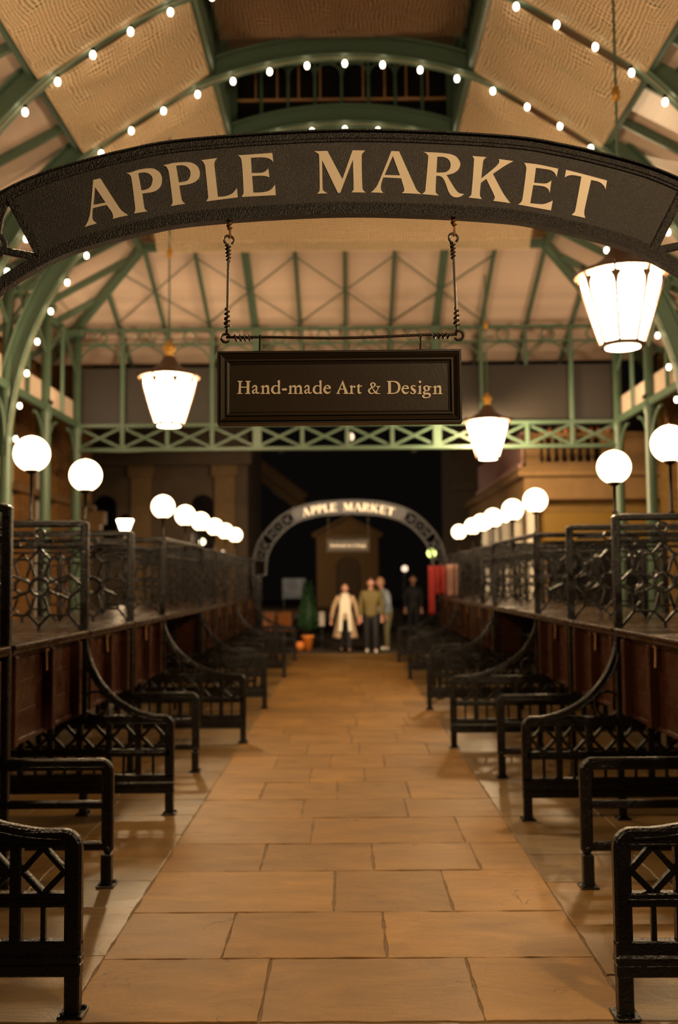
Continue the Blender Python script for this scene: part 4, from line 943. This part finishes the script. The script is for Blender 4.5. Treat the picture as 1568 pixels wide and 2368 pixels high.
# ------------------------------------------------------------------ flanking buildings
def arch_wall(name, X, y0, y1, H, centres, hw, zs, m, side):
    sg = 1 if X > 0 else -1; b = MB(); T = .35; x0, x1 = X, X+sg*T
    cuts = [y0]
    for c in centres: cuts += [c-hw, c+hw]
    cuts.append(y1)
    for i in range(0, len(cuts), 2): b.box(x0, x1, cuts[i], cuts[i+1], 0, H)
    for c in centres:
        n = 12; pts = [(c+hw*math.cos(PI*k/n), zs+hw*math.sin(PI*k/n)) for k in range(n+1)]
        for k in range(n):
            (ya, za), (yb, zb) = pts[k], pts[k+1]
            vs = [(x, y, z) for x in (x0, x1) for y, z in ((ya, za), (ya, H), (yb, H), (yb, zb))]
            b.add(vs, [(0, 1, 2, 3), (4, 7, 6, 5), (0, 4, 5, 1), (1, 5, 6, 2), (2, 6, 7, 3), (3, 7, 4, 0)])
    w_ = struct(b.build(name, m))
    for i, c in enumerate(centres):
        r = MB()
        pts = [Vector((x0-sg*.03, c+(hw+.11)*math.cos(PI*k/16), zs+(hw+.11)*math.sin(PI*k/16))) for k in range(17)]
        for p, q in zip(pts, pts[1:]): r.bar(p, q, .08, .22, (p-Vector((x0, c, zs))))
        r.cbox(x0-sg*.05, x0+sg*.05, c-hw-.24, c-hw, zs-.14, zs, .01).cbox(x0-sg*.05, x0+sg*.05, c+hw, c+hw+.24, zs-.14, zs, .01)
        r.build('arch_ring', 'arch', w_)
        wn = struct(MB().box(x0+sg*.22, x0+sg*.26, c-hw, c+hw, 0, zs+hw).build('window_%d' % (10+i+(20 if sg > 0 else 0)), 'darkglass'))
        f = MB()
        for y in (c-hw+.04, c, c+hw-.04): f.cbox(x0+sg*.16, x0+sg*.22, y-.04, y+.04, 0, zs+(.1 if y != c else hw-.05), .005)
        for z in (.5, 2.4, zs): f.cbox(x0+sg*.16, x0+sg*.22, c-hw, c+hw, z-.035, z+.035, .005)
        f.build('window_frame', 'paleplaster', wn)
    return w_
arch_wall('wall_left', -6.3, 4, 24.6, 7.8, [6.2+2.45*i for i in range(7)], .80, 4.1, 'brickL', 'left')
arch_wall('wall_right', 6.3, 4, 19.9, 7.8, [6.2+2.45*i for i in range(6)], .80, 4.1, 'brickR', 'right')
struct(MB().box(-6.36, -5.95, 24.4, 24.75, 3.1, 3.4).box(-6.36, -6.05, 24.4, 24.75, 2.6, 3.1).box(-6.4, -6.2, 4, 24.7, 3.42, 3.55).build('trim_4', 'stone'))
# stone pavilion on the right with balustrade
PY, PX0, PX1 = 20.0, 3.65, 6.4
pv = thing('stone_pavilion', 'stone pavilion with balustrade terrace beyond the right columns', 'building', (0, PY, 0))
pv.scale = (1, 1, 1.03)
MB().box(PX0+.25, PX1, .25, 9, 0, 3.3).build('wall', 'brickR', pv)
MB().cbox(PX0-.05, PX1, -.05, 9, 3.15, 3.62, .02).build('frieze', 'stone', pv)
MB().cbox(PX0-.18, PX1, -.18, 9, 3.60, 3.72, .02).cbox(PX0-.12, PX1, -.12, 9, 3.72, 3.80, .02).build('cornice', 'stone', pv)
MB().cbox(PX0, PX0+.30, 0, .3, 3.80, 4.44, .01).build('pier', 'stone', pv); MB().cbox(5.20, PX1, 0, .3, 3.80, 4.44, .01).build('pier', 'stone', pv)
MB().cbox(PX0-.03, PX1, -.03, .33, 4.38, 4.48, .01).cbox(PX0, PX1, .02, .28, 3.80, 3.90, .01).build('handrail', 'stone', pv)
for j in range(7):
    MB().lathe([(.045, 3.9), (.03, 3.95), (.055, 4.05), (.06, 4.12), (.035, 4.25), (.03, 4.33), (.045, 4.38)], 10, (4.07+j*.16, .15)).build('baluster', 'stone', pv)
MB().cbox(PX0-.03, PX0+.22, .3, 7.0, 3.80, 4.55, .01).cbox(PX0-.10, PX0+.05, .3, 7.0, 3.80, 3.90, .01).build('parapet', 'pinkstone', pv)
for j, (y) in enumerate((0.1, 1.7, 3.3, 5.0, 6.7)):
    MB().lathe([(.17, 0), (.17, .15), (.13, .2), (.12, 2.9), (.16, 3.0), (.16, 3.15)], 14, (PX0+.12, y)).build('column', 'paleplaster', pv)
MB().box(4.1, 6.2, .2, .24, .9, 2.3).build('shop_window', 'darkglass', pv)
MB().cbox(4.0, 6.3, .05, .24, 2.35, 2.9, .01).build('shop_fascia', mat('mustard_paint', (.24, .135, .018), .5), pv)
lamps = []
for j, y in enumerate((0.9, 3.6, 6.0)):  # added lamps, put in to light up the pale columns
    t_ = thing('portico_fill_lamp', 'added small lamp under the pavilion cornice beside its pale columns, '+['nearest', 'middle', 'farthest'][j], 'lamp', (PX0-.28, PY+y, 0), 'added lamps on the pavilion colonnade')
    MB().lathe([(.002, 2.86), (.06, 2.89), (.07, 2.95), (.05, 3.0), (.02, 3.02)], 12).build('lamp_glass', 'lantern', t_); MB().lathe([(.03, 3.01), (.03, 3.16)], 8).bar((0, 0, 3.12), (.3, 0, 3.12), .03, .03).build('lamp_bracket', 'iron', t_)
for j in range(9):
    p = (4.0+j*.17, PY+.15, 4.614); b = MB(); rr = random.Random(j)
    for q in range(16):
        a, e, l = rr.uniform(0, 6.28), rr.uniform(.5, 1.4), rr.uniform(.06, .14); d = Vector((math.cos(a)*math.cos(e), math.sin(a)*math.cos(e), math.sin(e)))
        o_ = d.orthogonal().normalized()*.022; t0 = Vector((0, 0, .04)); b.add([t0, t0+d*l*.6+o_, t0+d*l, t0+d*l*.6-o_], [(0, 1, 2, 3)])
    pl = thing('potted_flower', 'small pot of pinkish flowers on the pavilion balustrade', 'plant', p, 'flower pots on the balustrade')
    MB().lathe([(.035, 0), (.05, .07), (.04, .07)], 10).build('pot', 'orange', pl); b.build('flowers', 'pinkstone', pl)
# far square: church gable, dark facades
ch = thing('church_front', 'far brown gabled church front with a dark arched door in the centre', 'building', (.1, 60, 0))
w0 = 1.85
MB().add([(-w0, 0, 0), (w0, 0, 0), (w0, 0, 4.35), (0, 0, 5.3), (-w0, 0, 4.35), (-w0, 6, 0), (w0, 6, 0), (w0, 6, 4.35), (0, 6, 5.3), (-w0, 6, 4.35)], [(0, 1, 2, 3, 4), (9, 8, 7, 6, 5), (0, 5, 6, 1), (1, 6, 7, 2), (2, 7, 8, 3), (3, 8, 9, 4), (4, 9, 5, 0)]).build('gabled_wall', 'stone', ch)
MB().bar((-w0-.25, -.15, 4.32), (0, -.15, 5.42), .4, .16).bar((w0+.25, -.15, 4.32), (0, -.15, 5.42), .4, .16).bar((-w0-.2, -.1, 4.25), (w0+.2, -.1, 4.25), .3, .14).build('pediment', 'stone', ch)
MB().add([(x, -.05, z) for x, z in [(-.6, 0), (.6, 0)]+[(.6*math.cos(PI*k/10), 2.3+.6*math.sin(PI*k/10)) for k in range(11)]], [tuple(range(13))]).sweep([(-.66, 0), (-.66, 2.3)]+[(-.66*math.cos(PI*k/12), 2.3+.66*math.sin(PI*k/12)) for k in range(13)]+[(.66, 0)], .12, .12, -.03).build('door', 'darkstone', ch)
fl = thing('corner_facade', 'dark sooty facade with pilasters and arched window beyond the left stalls', 'building', (0, 31, 0))
MB().box(-14, -3.05, 0, 5, 0, 9.5).build('wall', 'darkstone', fl)
for x in (-11.2, -8.8, -6.35, -3.75): MB().cbox(x-.33, x+.33, -.22, 0, 0, 5.2, .03).cbox(x-.42, x+.42, -.3, 0, 4.9, 5.25, .03).build('pilaster', 'stone', fl)
MB().cbox(-14, -2.9, -.35, 0, 5.25, 5.75, .04).build('cornice', 'darkstone', fl)
for x in (-7.5, -4.45):
    MB().add([(x+a, -.03, z) for a, z in [(-.36, 2.6), (.36, 2.6)]+[(.36*math.cos(PI*k/10), 4.0+.36*math.sin(PI*k/10)) for k in range(11)]], [tuple(range(13))]).build('arched_window', 'darkglass', fl)
fr_ = thing('plain_facade', 'dark plain facade beyond the right stalls', 'building', (0, 38, 0))
MB().box(4.2, 14, 0, 5, 0, 9).build('wall', 'darkstone', fr_); MB().cbox(4.0, 14, -.25, 0, 5.0, 5.4, .04).build('cornice', 'darkstone', fr_)
rk = thing('portico_gable', 'unlit market house roof with a raking cornice beyond the far girder', 'building', (0, 46, 0))
MB().bar((-6.5, 0, 8.9), (-1.9, 0, 5.4), .4, .55).bar((-6.5, .3, 8.5), (-1.9, .3, 5.0), .3, .5).build('raking_cornice', 'stone', rk)
MB().box(-6.5, -4.6, .2, 3, 0, 6.5).build('wall', 'darkstone', rk)
# ------------------------------------------------------------------ things at the far end
def far_light(px, py, Y, r, m, label, h=0):
    p = at(px, py, Y); t_ = thing('street_light', label, 'street light', (p.x, Y, 0), None)
    MB().lathe([(.002, p.z-r), (r*.7, p.z-r*.7), (r, p.z), (r*.7, p.z+r*.7), (.002, p.z+r)], 14).build('light_globe', m, t_)
    MB().lathe([(.07, -.03), (.05, .3), (.035, p.z-r*.9)], 8).build('lamp_post', 'iron', t_); return t_
far_light(936, 1315, 40, .13, 'farlampp', 'small round pinkish street light to the right of the church front')
far_light(998, 1279, 34, .16, 'farlampg', 'small greenish yellow light at the right foot of the distant arch')
far_light(468, 1253, 28, .09, 'farlamp', 'small white light just under the left row of globes')
far_light(516, 1277, 28, .055, 'farlampp', 'tiny dim light under the far end of the left globes')
p = at(289, 1215, 26)
t_ = thing('street_lantern', 'small flared white street lantern beyond the left stalls', 'street light', (p.x, 26, 0))
MB().lathe([(.10, p.z-.17), (.22, p.z+.15)], 6, smooth=False).build('lantern_glass', 'lantern', t_); MB().lathe([(.24, p.z+.15), (.20, p.z+.19), (.03, p.z+.30)], 6, smooth=False).build('lantern_cap', 'iron', t_)
MB().lathe([(.09, -.03), (.07, .4), (.045, .5), (.04, p.z-.17)], 10).build('lamp_post', 'iron', t_)
t_ = thing('church_fill_lamp', 'added tall street lamp left of the church front, hidden behind the left stalls', 'street light', (-6.0, 52, 0))  # added out of view to light the church front
MB().lathe([(.10, -.03), (.07, .4), (.05, .6), (.045, 3.9)], 10).build('lamp_post', 'iron', t_); MB().lathe([(.002, 3.88), (.16, 4.0), (.2, 4.2), (.1, 4.35), (.002, 4.4)], 12).build('lamp_glass', litglass('church_fill_glass', WARM2, 8), t_)
ld = bpy.data.lights.new('lantern_lamp', 'POINT'); ld.energy = 500; ld.color = WARM2; ld.shadow_soft_size = .1
lo = bpy.data.objects.new('lantern_lamp', ld); C.objects.link(lo); lo.parent = t_; lo.location = (0, 0, 4.15)
tr = thing('potted_conifer', 'slim green conifer in an orange pot left of the walking people', 'plant', (at(712, 1480, 24.4).x, 24.4, -.03))
b = MB(); rr = random.Random(3)
for q in range(520):
    z = rr.uniform(.55, 1.65); rad = .20*(1-(z-.55)/1.35)+.03; a = rr.uniform(0, 6.28); c = Vector((rad*math.cos(a), rad*math.sin(a), z)); d = Vector((math.cos(a), math.sin(a), .8)).normalized(); o_ = d.orthogonal().normalized()*.022
    b.add([c-d*.05, c+o_, c+d*.06, c-o_], [(0, 1, 2, 3)])
b.lathe([(.16, .5), (.15, .9), (.03, 1.6)], 10); b.build('foliage', 'leaf', tr); MB().lathe([(.10, 0), (.14, .30), (.155, .31), (.155, .36), (.13, .36)], 16).build('pot', 'orange', tr); MB().lathe([(.025, .3), (.022, .6)], 8).build('stem', 'trunk', tr)
o = MB().lathe([(.05, 0), (.09, .03), (.12, .12), (.09, .2), (.02, .22)], 12).build('pumpkin', 'orange', None, (at(693, 1480, 24.3).x, 24.3, -.03)); tag(o, 'small round orange pumpkin beside the orange pot', 'pumpkin')
def chair(label, x, y, rz):
    t_ = thing('cafe_chair', label, 'chair', (x, y, -.03), 'orange cafe chairs beyond the left stalls', rz)
    MB().cbox(-.21, .21, -.21, .21, .44, .47, .01).build('seat', 'dullorange', t_); MB().cbox(-.20, .20, .19, .215, .55, .90, .01).build('backrest', 'dullorange', t_)
    for a in (-.18, .18):
        for c in (-.18, .18): MB().cbox(a-.015, a+.015, c-.015, c+.015, 0, .44 if c < 0 else .9, .003).build('leg', 'iron', t_)
for j, (px, y, rz) in enumerate(((628, 25.2, .4), (655, 25.8, -.5), (668, 24.9, 2.6))): chair('orange cafe chair behind the far end of the left stalls, '+['left', 'middle', 'right'][j]+' one', at(px, 1450, y).x, y, rz)
def aboard(px, y, wd, h, m, label):
    x = at(px, 1400, y).x; t_ = thing('menu_board', label, 'sign', (x, y, -.03)); z0 = .55
    MB().cbox(-wd/2, wd/2, -.015, .015, z0, z0+h, .005).build('panel', m, t_); MB().cbox(-.015, .015, -.012, .012, 0, z0, .003).cbox(-.12, .12, -.10, .10, 0, .02, .003).build('stand', 'iron', t_)
aboard(744, 25.0, .14, .36, 'fascia', 'narrow cream menu board on a stand left of the woman in the pale coat')
aboard(721, 25.6, .10, .40, 'fascia', 'narrow cream menu board right behind the conifer')
x = at(680, 1352, 27).x; t_ = thing('notice_board', 'grey blue notice board behind the orange cafe chairs', 'sign', (x, 27, -.03))
MB().cbox(-.32, .32, 0, .03, 1.2, 1.75, .01).build('panel', 'grey', t_)
for a in (-.28, .28): MB().cbox(a-.02, a+.02, .03, .06, 0, 1.5, .004).build('leg', 'iron', t_)
# red and patterned cloths hung in the far right stalls
def cloth(x, y, w_, z0, z1, m, label):
    b = MB(); n = 16; vs = []
    for i in range(n+1):
        for j in range(13):
            u, v = i/n, j/12; vs.append((x-w_/2+w_*u, y+.03*math.sin(u*14+x*7)*(.3+v), z1-(z1-z0)*v+.01*math.sin(u*9)))
    fs = [(i*13+j, (i+1)*13+j, (i+1)*13+j+1, i*13+j+1) for i in range(n) for j in range(12)]; b.add(vs, fs, True)
    o = b.build('hanging_cloth', m); md = o.modifiers.new('t', 'SOLIDIFY'); md.thickness = .004
    tag(o, label, 'cloth', 'cloths hung in the far right stalls')
for j, (px, y, wd, m, z0) in enumerate(((997, 20.2, .13, 'red', .95), (1011, 20.2, .085, 'red', 1.36), (1024, 20.2, .085, 'red', 1.36), (1040, 18.4, .12, 'whitecloth', 1.36), (1057, 18.4, .09, 'whitecloth', 1.36))):
    cloth(at(px, 1340, y).x, y-.10, wd, z0, 1.94, m, ['leftmost and longest red cloth', 'second red cloth from the left', 'third red cloth from the left', 'red and white patterned cloth', 'rightmost pale patterned cloth'][j]+' hanging in the far right stalls')
# ------------------------------------------------------------------ people
M['skin'] = mat('skin', (.62, .30, .20), .5); M['hair_b'] = mat('brown_hair', (.10, .045, .02), .6); M['hair_l'] = mat('fair_hair', (.40, .20, .10), .6)
M['coat'] = mat('camel_coat', (.46, .30, .17), .8); M['scarf'] = mat('cream_scarf', (.80, .70, .52), .8); M['olive'] = mat('olive_jacket', (.15, .105, .025), .75)
M['black'] = mat('black_cloth', (.012, .011, .012), .8); M['khaki'] = mat('khaki_trousers', (.17, .15, .07), .8); M['greyblue'] = mat('grey_blue_jumper', (.26, .29, .31), .8)
M['white'] = mat('white_shoes', (.75, .72, .62), .5)
def skin(name, verts, edges, radii, m, parent, lev=2):
    me = bpy.data.meshes.new(name); me.from_pydata(verts, edges, []); me.update(); me.materials.append(M[m])
    o = bpy.data.objects.new(name, me); C.objects.link(o); o.parent = parent
    sk = o.modifiers.new('skin', 'SKIN'); sk.use_smooth_shade = True
    if not me.skin_vertices:
        bm = bmesh.new(); bm.from_mesh(me); bm.verts.layers.skin.verify(); bm.to_mesh(me); bm.free()
    for i, r in enumerate(radii):
        sv = me.skin_vertices[0].data[i]; sv.radius = (r, r) if not isinstance(r, tuple) else r; sv.use_root = (i == 0)
    ss = o.modifiers.new('sub', 'SUBSURF'); ss.levels = lev; ss.render_levels = lev
    return o
def person(label, px, Y, H, face=PI, stride=.12, arms=((.10, -.04), (.10, .05)), top='olive', legs='black', shoe='white', hair='hair_b', hairlen=.0, coat=None, scarf=None, lean=0.0, extra=0):
    root = thing('person', label, 'person', (at(px, 1500, Y).x, Y, -.03), None, face); s = H/1.75
    V, E, R = [], [], []
    def v(x, y, z, r, par=None):
        V.append((x*s, y*s, z*s)); R.append((r[0]*s, r[1]*s) if isinstance(r, tuple) else r*s)
        if par is not None: E.append((par, len(V)-1))
        return len(V)-1
    # front of the figure is +Y before it is turned
    pel = v(0, 0, .95, (.15, .11)); wa = v(0, lean*.2, 1.10, (.13, .10), pel); chs = v(0, lean*.6, 1.30, (.165, .115), wa); sh_ = v(0, lean*.9, 1.43, (.12, .09), chs)
    nk = v(0, lean*1.05+.005, 1.50, .052, sh_)
    feet = []; hands = []
    for i, sx in enumerate((-1, 1)):
        st = stride*(1 if i == 0 else -1)
        hp = v(sx*.09, 0, .90, .085, pel); kn = v(sx*.10, st*.55+.03, .49, .058, hp); an = v(sx*.10, st, .09, .036, kn); to = v(sx*.11, st+.14, .035, .030, an); feet.append((sx*.10, st))
        so = v(sx*.19, lean*.8, 1.40, .058, chs); el = v(sx*(.22+arms[i][0]*.5), lean*.5-.02, 1.13, .042, so); wr = v(sx*(.20+arms[i][0]), arms[i][1]+lean*.3, .88, .028, el); pm = v(sx*(.205+arms[i][0]), arms[i][1]+.02, .82, (.040, .020), wr)
        hands.append((sx*(.205+arms[i][0]), arms[i][1]+.02, .82))
        for f, (fx, ln_) in enumerate(((-.026, .07), (-.009, .08), (.009, .075), (.026, .06))):
            f1 = v(hands[i][0]+fx, hands[i][1]+.005, .775, .0105, pm); v(hands[i][0]+fx*1.05, hands[i][1]+.018, .775-ln_, .0085, f1)
        t1 = v(hands[i][0]-sx*.02, hands[i][1]+.045, .81, .012, pm); v(hands[i][0]-sx*.025, hands[i][1]+.062, .77, .010, t1)
    body = skin('body', V, E, R, 'skin', root)
    # head as its own surface on the neck, with a face
    hd = MB(); hy, hz = lean*1.15+.015, 1.635
    for q in range(1):
        prof = []
        nlat, nlon = 14, 20
        vs = []
        for a in range(nlat+1):
            th = PI*a/nlat
            for c in range(nlon):
                ph = 2*PI*c/nlon; x, y, z = math.sin(th)*math.cos(ph), math.sin(th)*math.sin(ph), math.cos(th)
                wx = .076*(1-.22*max(0, -z)**1.5); wy = .096*(1-.10*max(0, -z)); X_, Y_, Z_ = x*wx, y*wy, z*.118
                if y > .75 and abs(x) < .28 and -.35 < z < .10: Y_ += .022*(1-abs(x)/.28)
                if y > .6 and .10 < z < .30 and .15 < abs(x) < .55: Y_ -= .008
                if y > .7 and -.62 < z < -.48: Y_ += .005
                vs.append((X_*s, (Y_+hy)*s, (Z_+hz)*s))
        fs = [(a*nlon+c, a*nlon+(c+1) % nlon, (a+1)*nlon+(c+1) % nlon, (a+1)*nlon+c) for a in range(nlat) for c in range(nlon)]
        hd.add(vs, fs, True)
        for sx in (-1, 1): hd.tube([(sx*.075*s, (hy-.005)*s, (hz-.03)*s), (sx*.088*s, (hy-.012)*s, (hz+.0)*s), (sx*.078*s, (hy-.008)*s, (hz+.03)*s)], [.008*s, .013*s, .009*s], 8)
    hd.tube([(0, (lean*1.02)*s, 1.48*s), (0, hy*s, 1.58*s)], .052*s, 12)
    ho = hd.build('head', 'skin', root)
    ey = MB()
    for sx in (-1, 1): ey.lathe([(.001, -.010), (.009, -.005), (.011, 0), (.009, .005), (.001, .010)], 8, (sx*.028*s, (hy+.086)*s), z0=(hz+.018)*s)
    ey.tube([(-.022*s, (hy+.086)*s, (hz-.062)*s), (0, (hy+.094)*s, (hz-.064)*s), (.022*s, (hy+.086)*s, (hz-.062)*s)], .004*s, 6)
    ey.build('facial_feature', 'hair_b', ho)
    # hair shell
    hr = MB(); vs = []; nl, nn = 10, 22; mx_ = PI*.58
    for a in range(nl+1):
        for c in range(nn):
            ph = 2*PI*c/nn; back = .5-.5*math.sin(ph); th = (mx_*(.55+.55*back))*a/nl
            x, y, z = math.sin(th)*math.cos(ph), math.sin(th)*math.sin(ph), math.cos(th)
            vs.append((x*.087*s, (y*.108+hy-.006)*s, (z*.128+hz+.004-(hairlen*back*(a/nl)**3))*s))
    hr.add(vs, [(a*nn+c, a*nn+(c+1) % nn, (a+1)*nn+(c+1) % nn, (a+1)*nn+c) for a in range(nl) for c in range(nn)], True); hr.build('hair', hair, root)
    # clothes
    V, E, R = [], [], []
    cz_ = v(0, 0, .80, (.190, .150)); c0 = v(0, 0, .93, (.185, .145), cz_); c1 = v(0, lean*.2, 1.10, (.170, .135), c0); c2 = v(0, lean*.6, 1.30, (.200, .145), c1); c3 = v(0, lean*.9, 1.43, (.135, .105), c2); v(0, lean, 1.485, .068, c3)
    for i, sx in enumerate((-1, 1)):
        a = v(sx*.20, lean*.8, 1.39, .078, c2); b_ = v(sx*(.225+arms[i][0]*.5), lean*.5-.02, 1.13, .064, a); v(sx*(.20+arms[i][0]), arms[i][1]+lean*.3, .855, .050, b_)
    skin('jacket', V, E, R, coat or top, root)
    V, E, R = [], [], []
    c0 = v(0, 0, 1.0, (.16, .12)); c0 = v(0, 0, .92, (.165, .125), c0)
    for i, sx in enumerate((-1, 1)):
        st = stride*(1 if i == 0 else -1); a = v(sx*.095, 0, .84, .105, c0); b_ = v(sx*.10, st*.55+.03, .49, .080, a); v(sx*.10, st, .06, .062, b_)
    skin('trousers', V, E, R, legs, root)
    for (fx, st) in feet:
        skin('shoe', [(fx*s, (st-.05)*s, .045*s), (fx*s, (st+.06)*s, .045*s), (fx*1.05*s, (st+.17)*s, .035*s)], [(0, 1), (1, 2)], [.045*s, .045*s, .036*s], shoe, root)
    if coat and extra:             # long open coat skirt
        sk = MB(); vs = []; n = 26
        for j in range(12):
            t = j/11; z = (1.05-.68*t); rr_ = .175+.13*t
            for i in range(n+1):
                a = PI/2+.42+(2*PI-.84)*i/n; rf = rr_*(1+.07*math.sin(i*1.9)*t); vs.append((rf*math.cos(a)*1.05*s, rf*math.sin(a)*.85*s-.05*t*s, z*s))
        sk.add(vs, [(j*(n+1)+i, j*(n+1)+i+1, (j+1)*(n+1)+i+1, (j+1)*(n+1)+i) for j in range(11) for i in range(n)], True)
        o = sk.build('coat_skirt', coat, root); md = o.modifiers.new('t', 'SOLIDIFY'); md.thickness = .012
    if scarf:
        sf = MB()
        sf.cbox(-.10*s, .10*s, .11*s, .165*s, .98*s, 1.45*s, .03*s)
        for sx in (-1, 1): sf.bar((sx*.075*s, .155*s, 1.35*s), (sx*.13*s, .20*s, .55*s), .09*s, .03*s, (0, 1, 0))
        sf.tube([(.085*s*math.cos(t), (.02+.085*math.sin(t))*s, 1.475*s) for t in [2*PI*k/16 for k in range(16)]], .035*s, 8, True)
        sf.build('scarf', scarf, root)
    return root
person('person in an open pale coat with a long cream scarf walking in the aisle', 799, 23.55, 1.60, PI, .16, ((.14, .05), (.16, -.05)), 'scarf', 'black', 'black', 'hair_l', .10, 'coat', 'scarf', 0, 1)
person('person in an olive jacket, black trousers and white shoes walking in the aisle', 859, 23.45, 1.74, PI, .10, ((.05, -.02), (.04, .03)), 'olive', 'black', 'white', 'hair_b', .0)
person('person in a grey blue top and khaki trousers leaning in behind the olive jacket', 896, 24.3, 1.74, PI*.62, .05, ((.03, .10), (.03, .12)), 'greyblue', 'khaki', 'white', 'hair_l', .02, lean=.14)
person('person in dark clothes standing far back to the right in the gloom', 957, 28.5, 1.80, PI, .04, ((.02, .0), (.02, .0)), 'black', 'black', 'black', 'hair_b', .0)
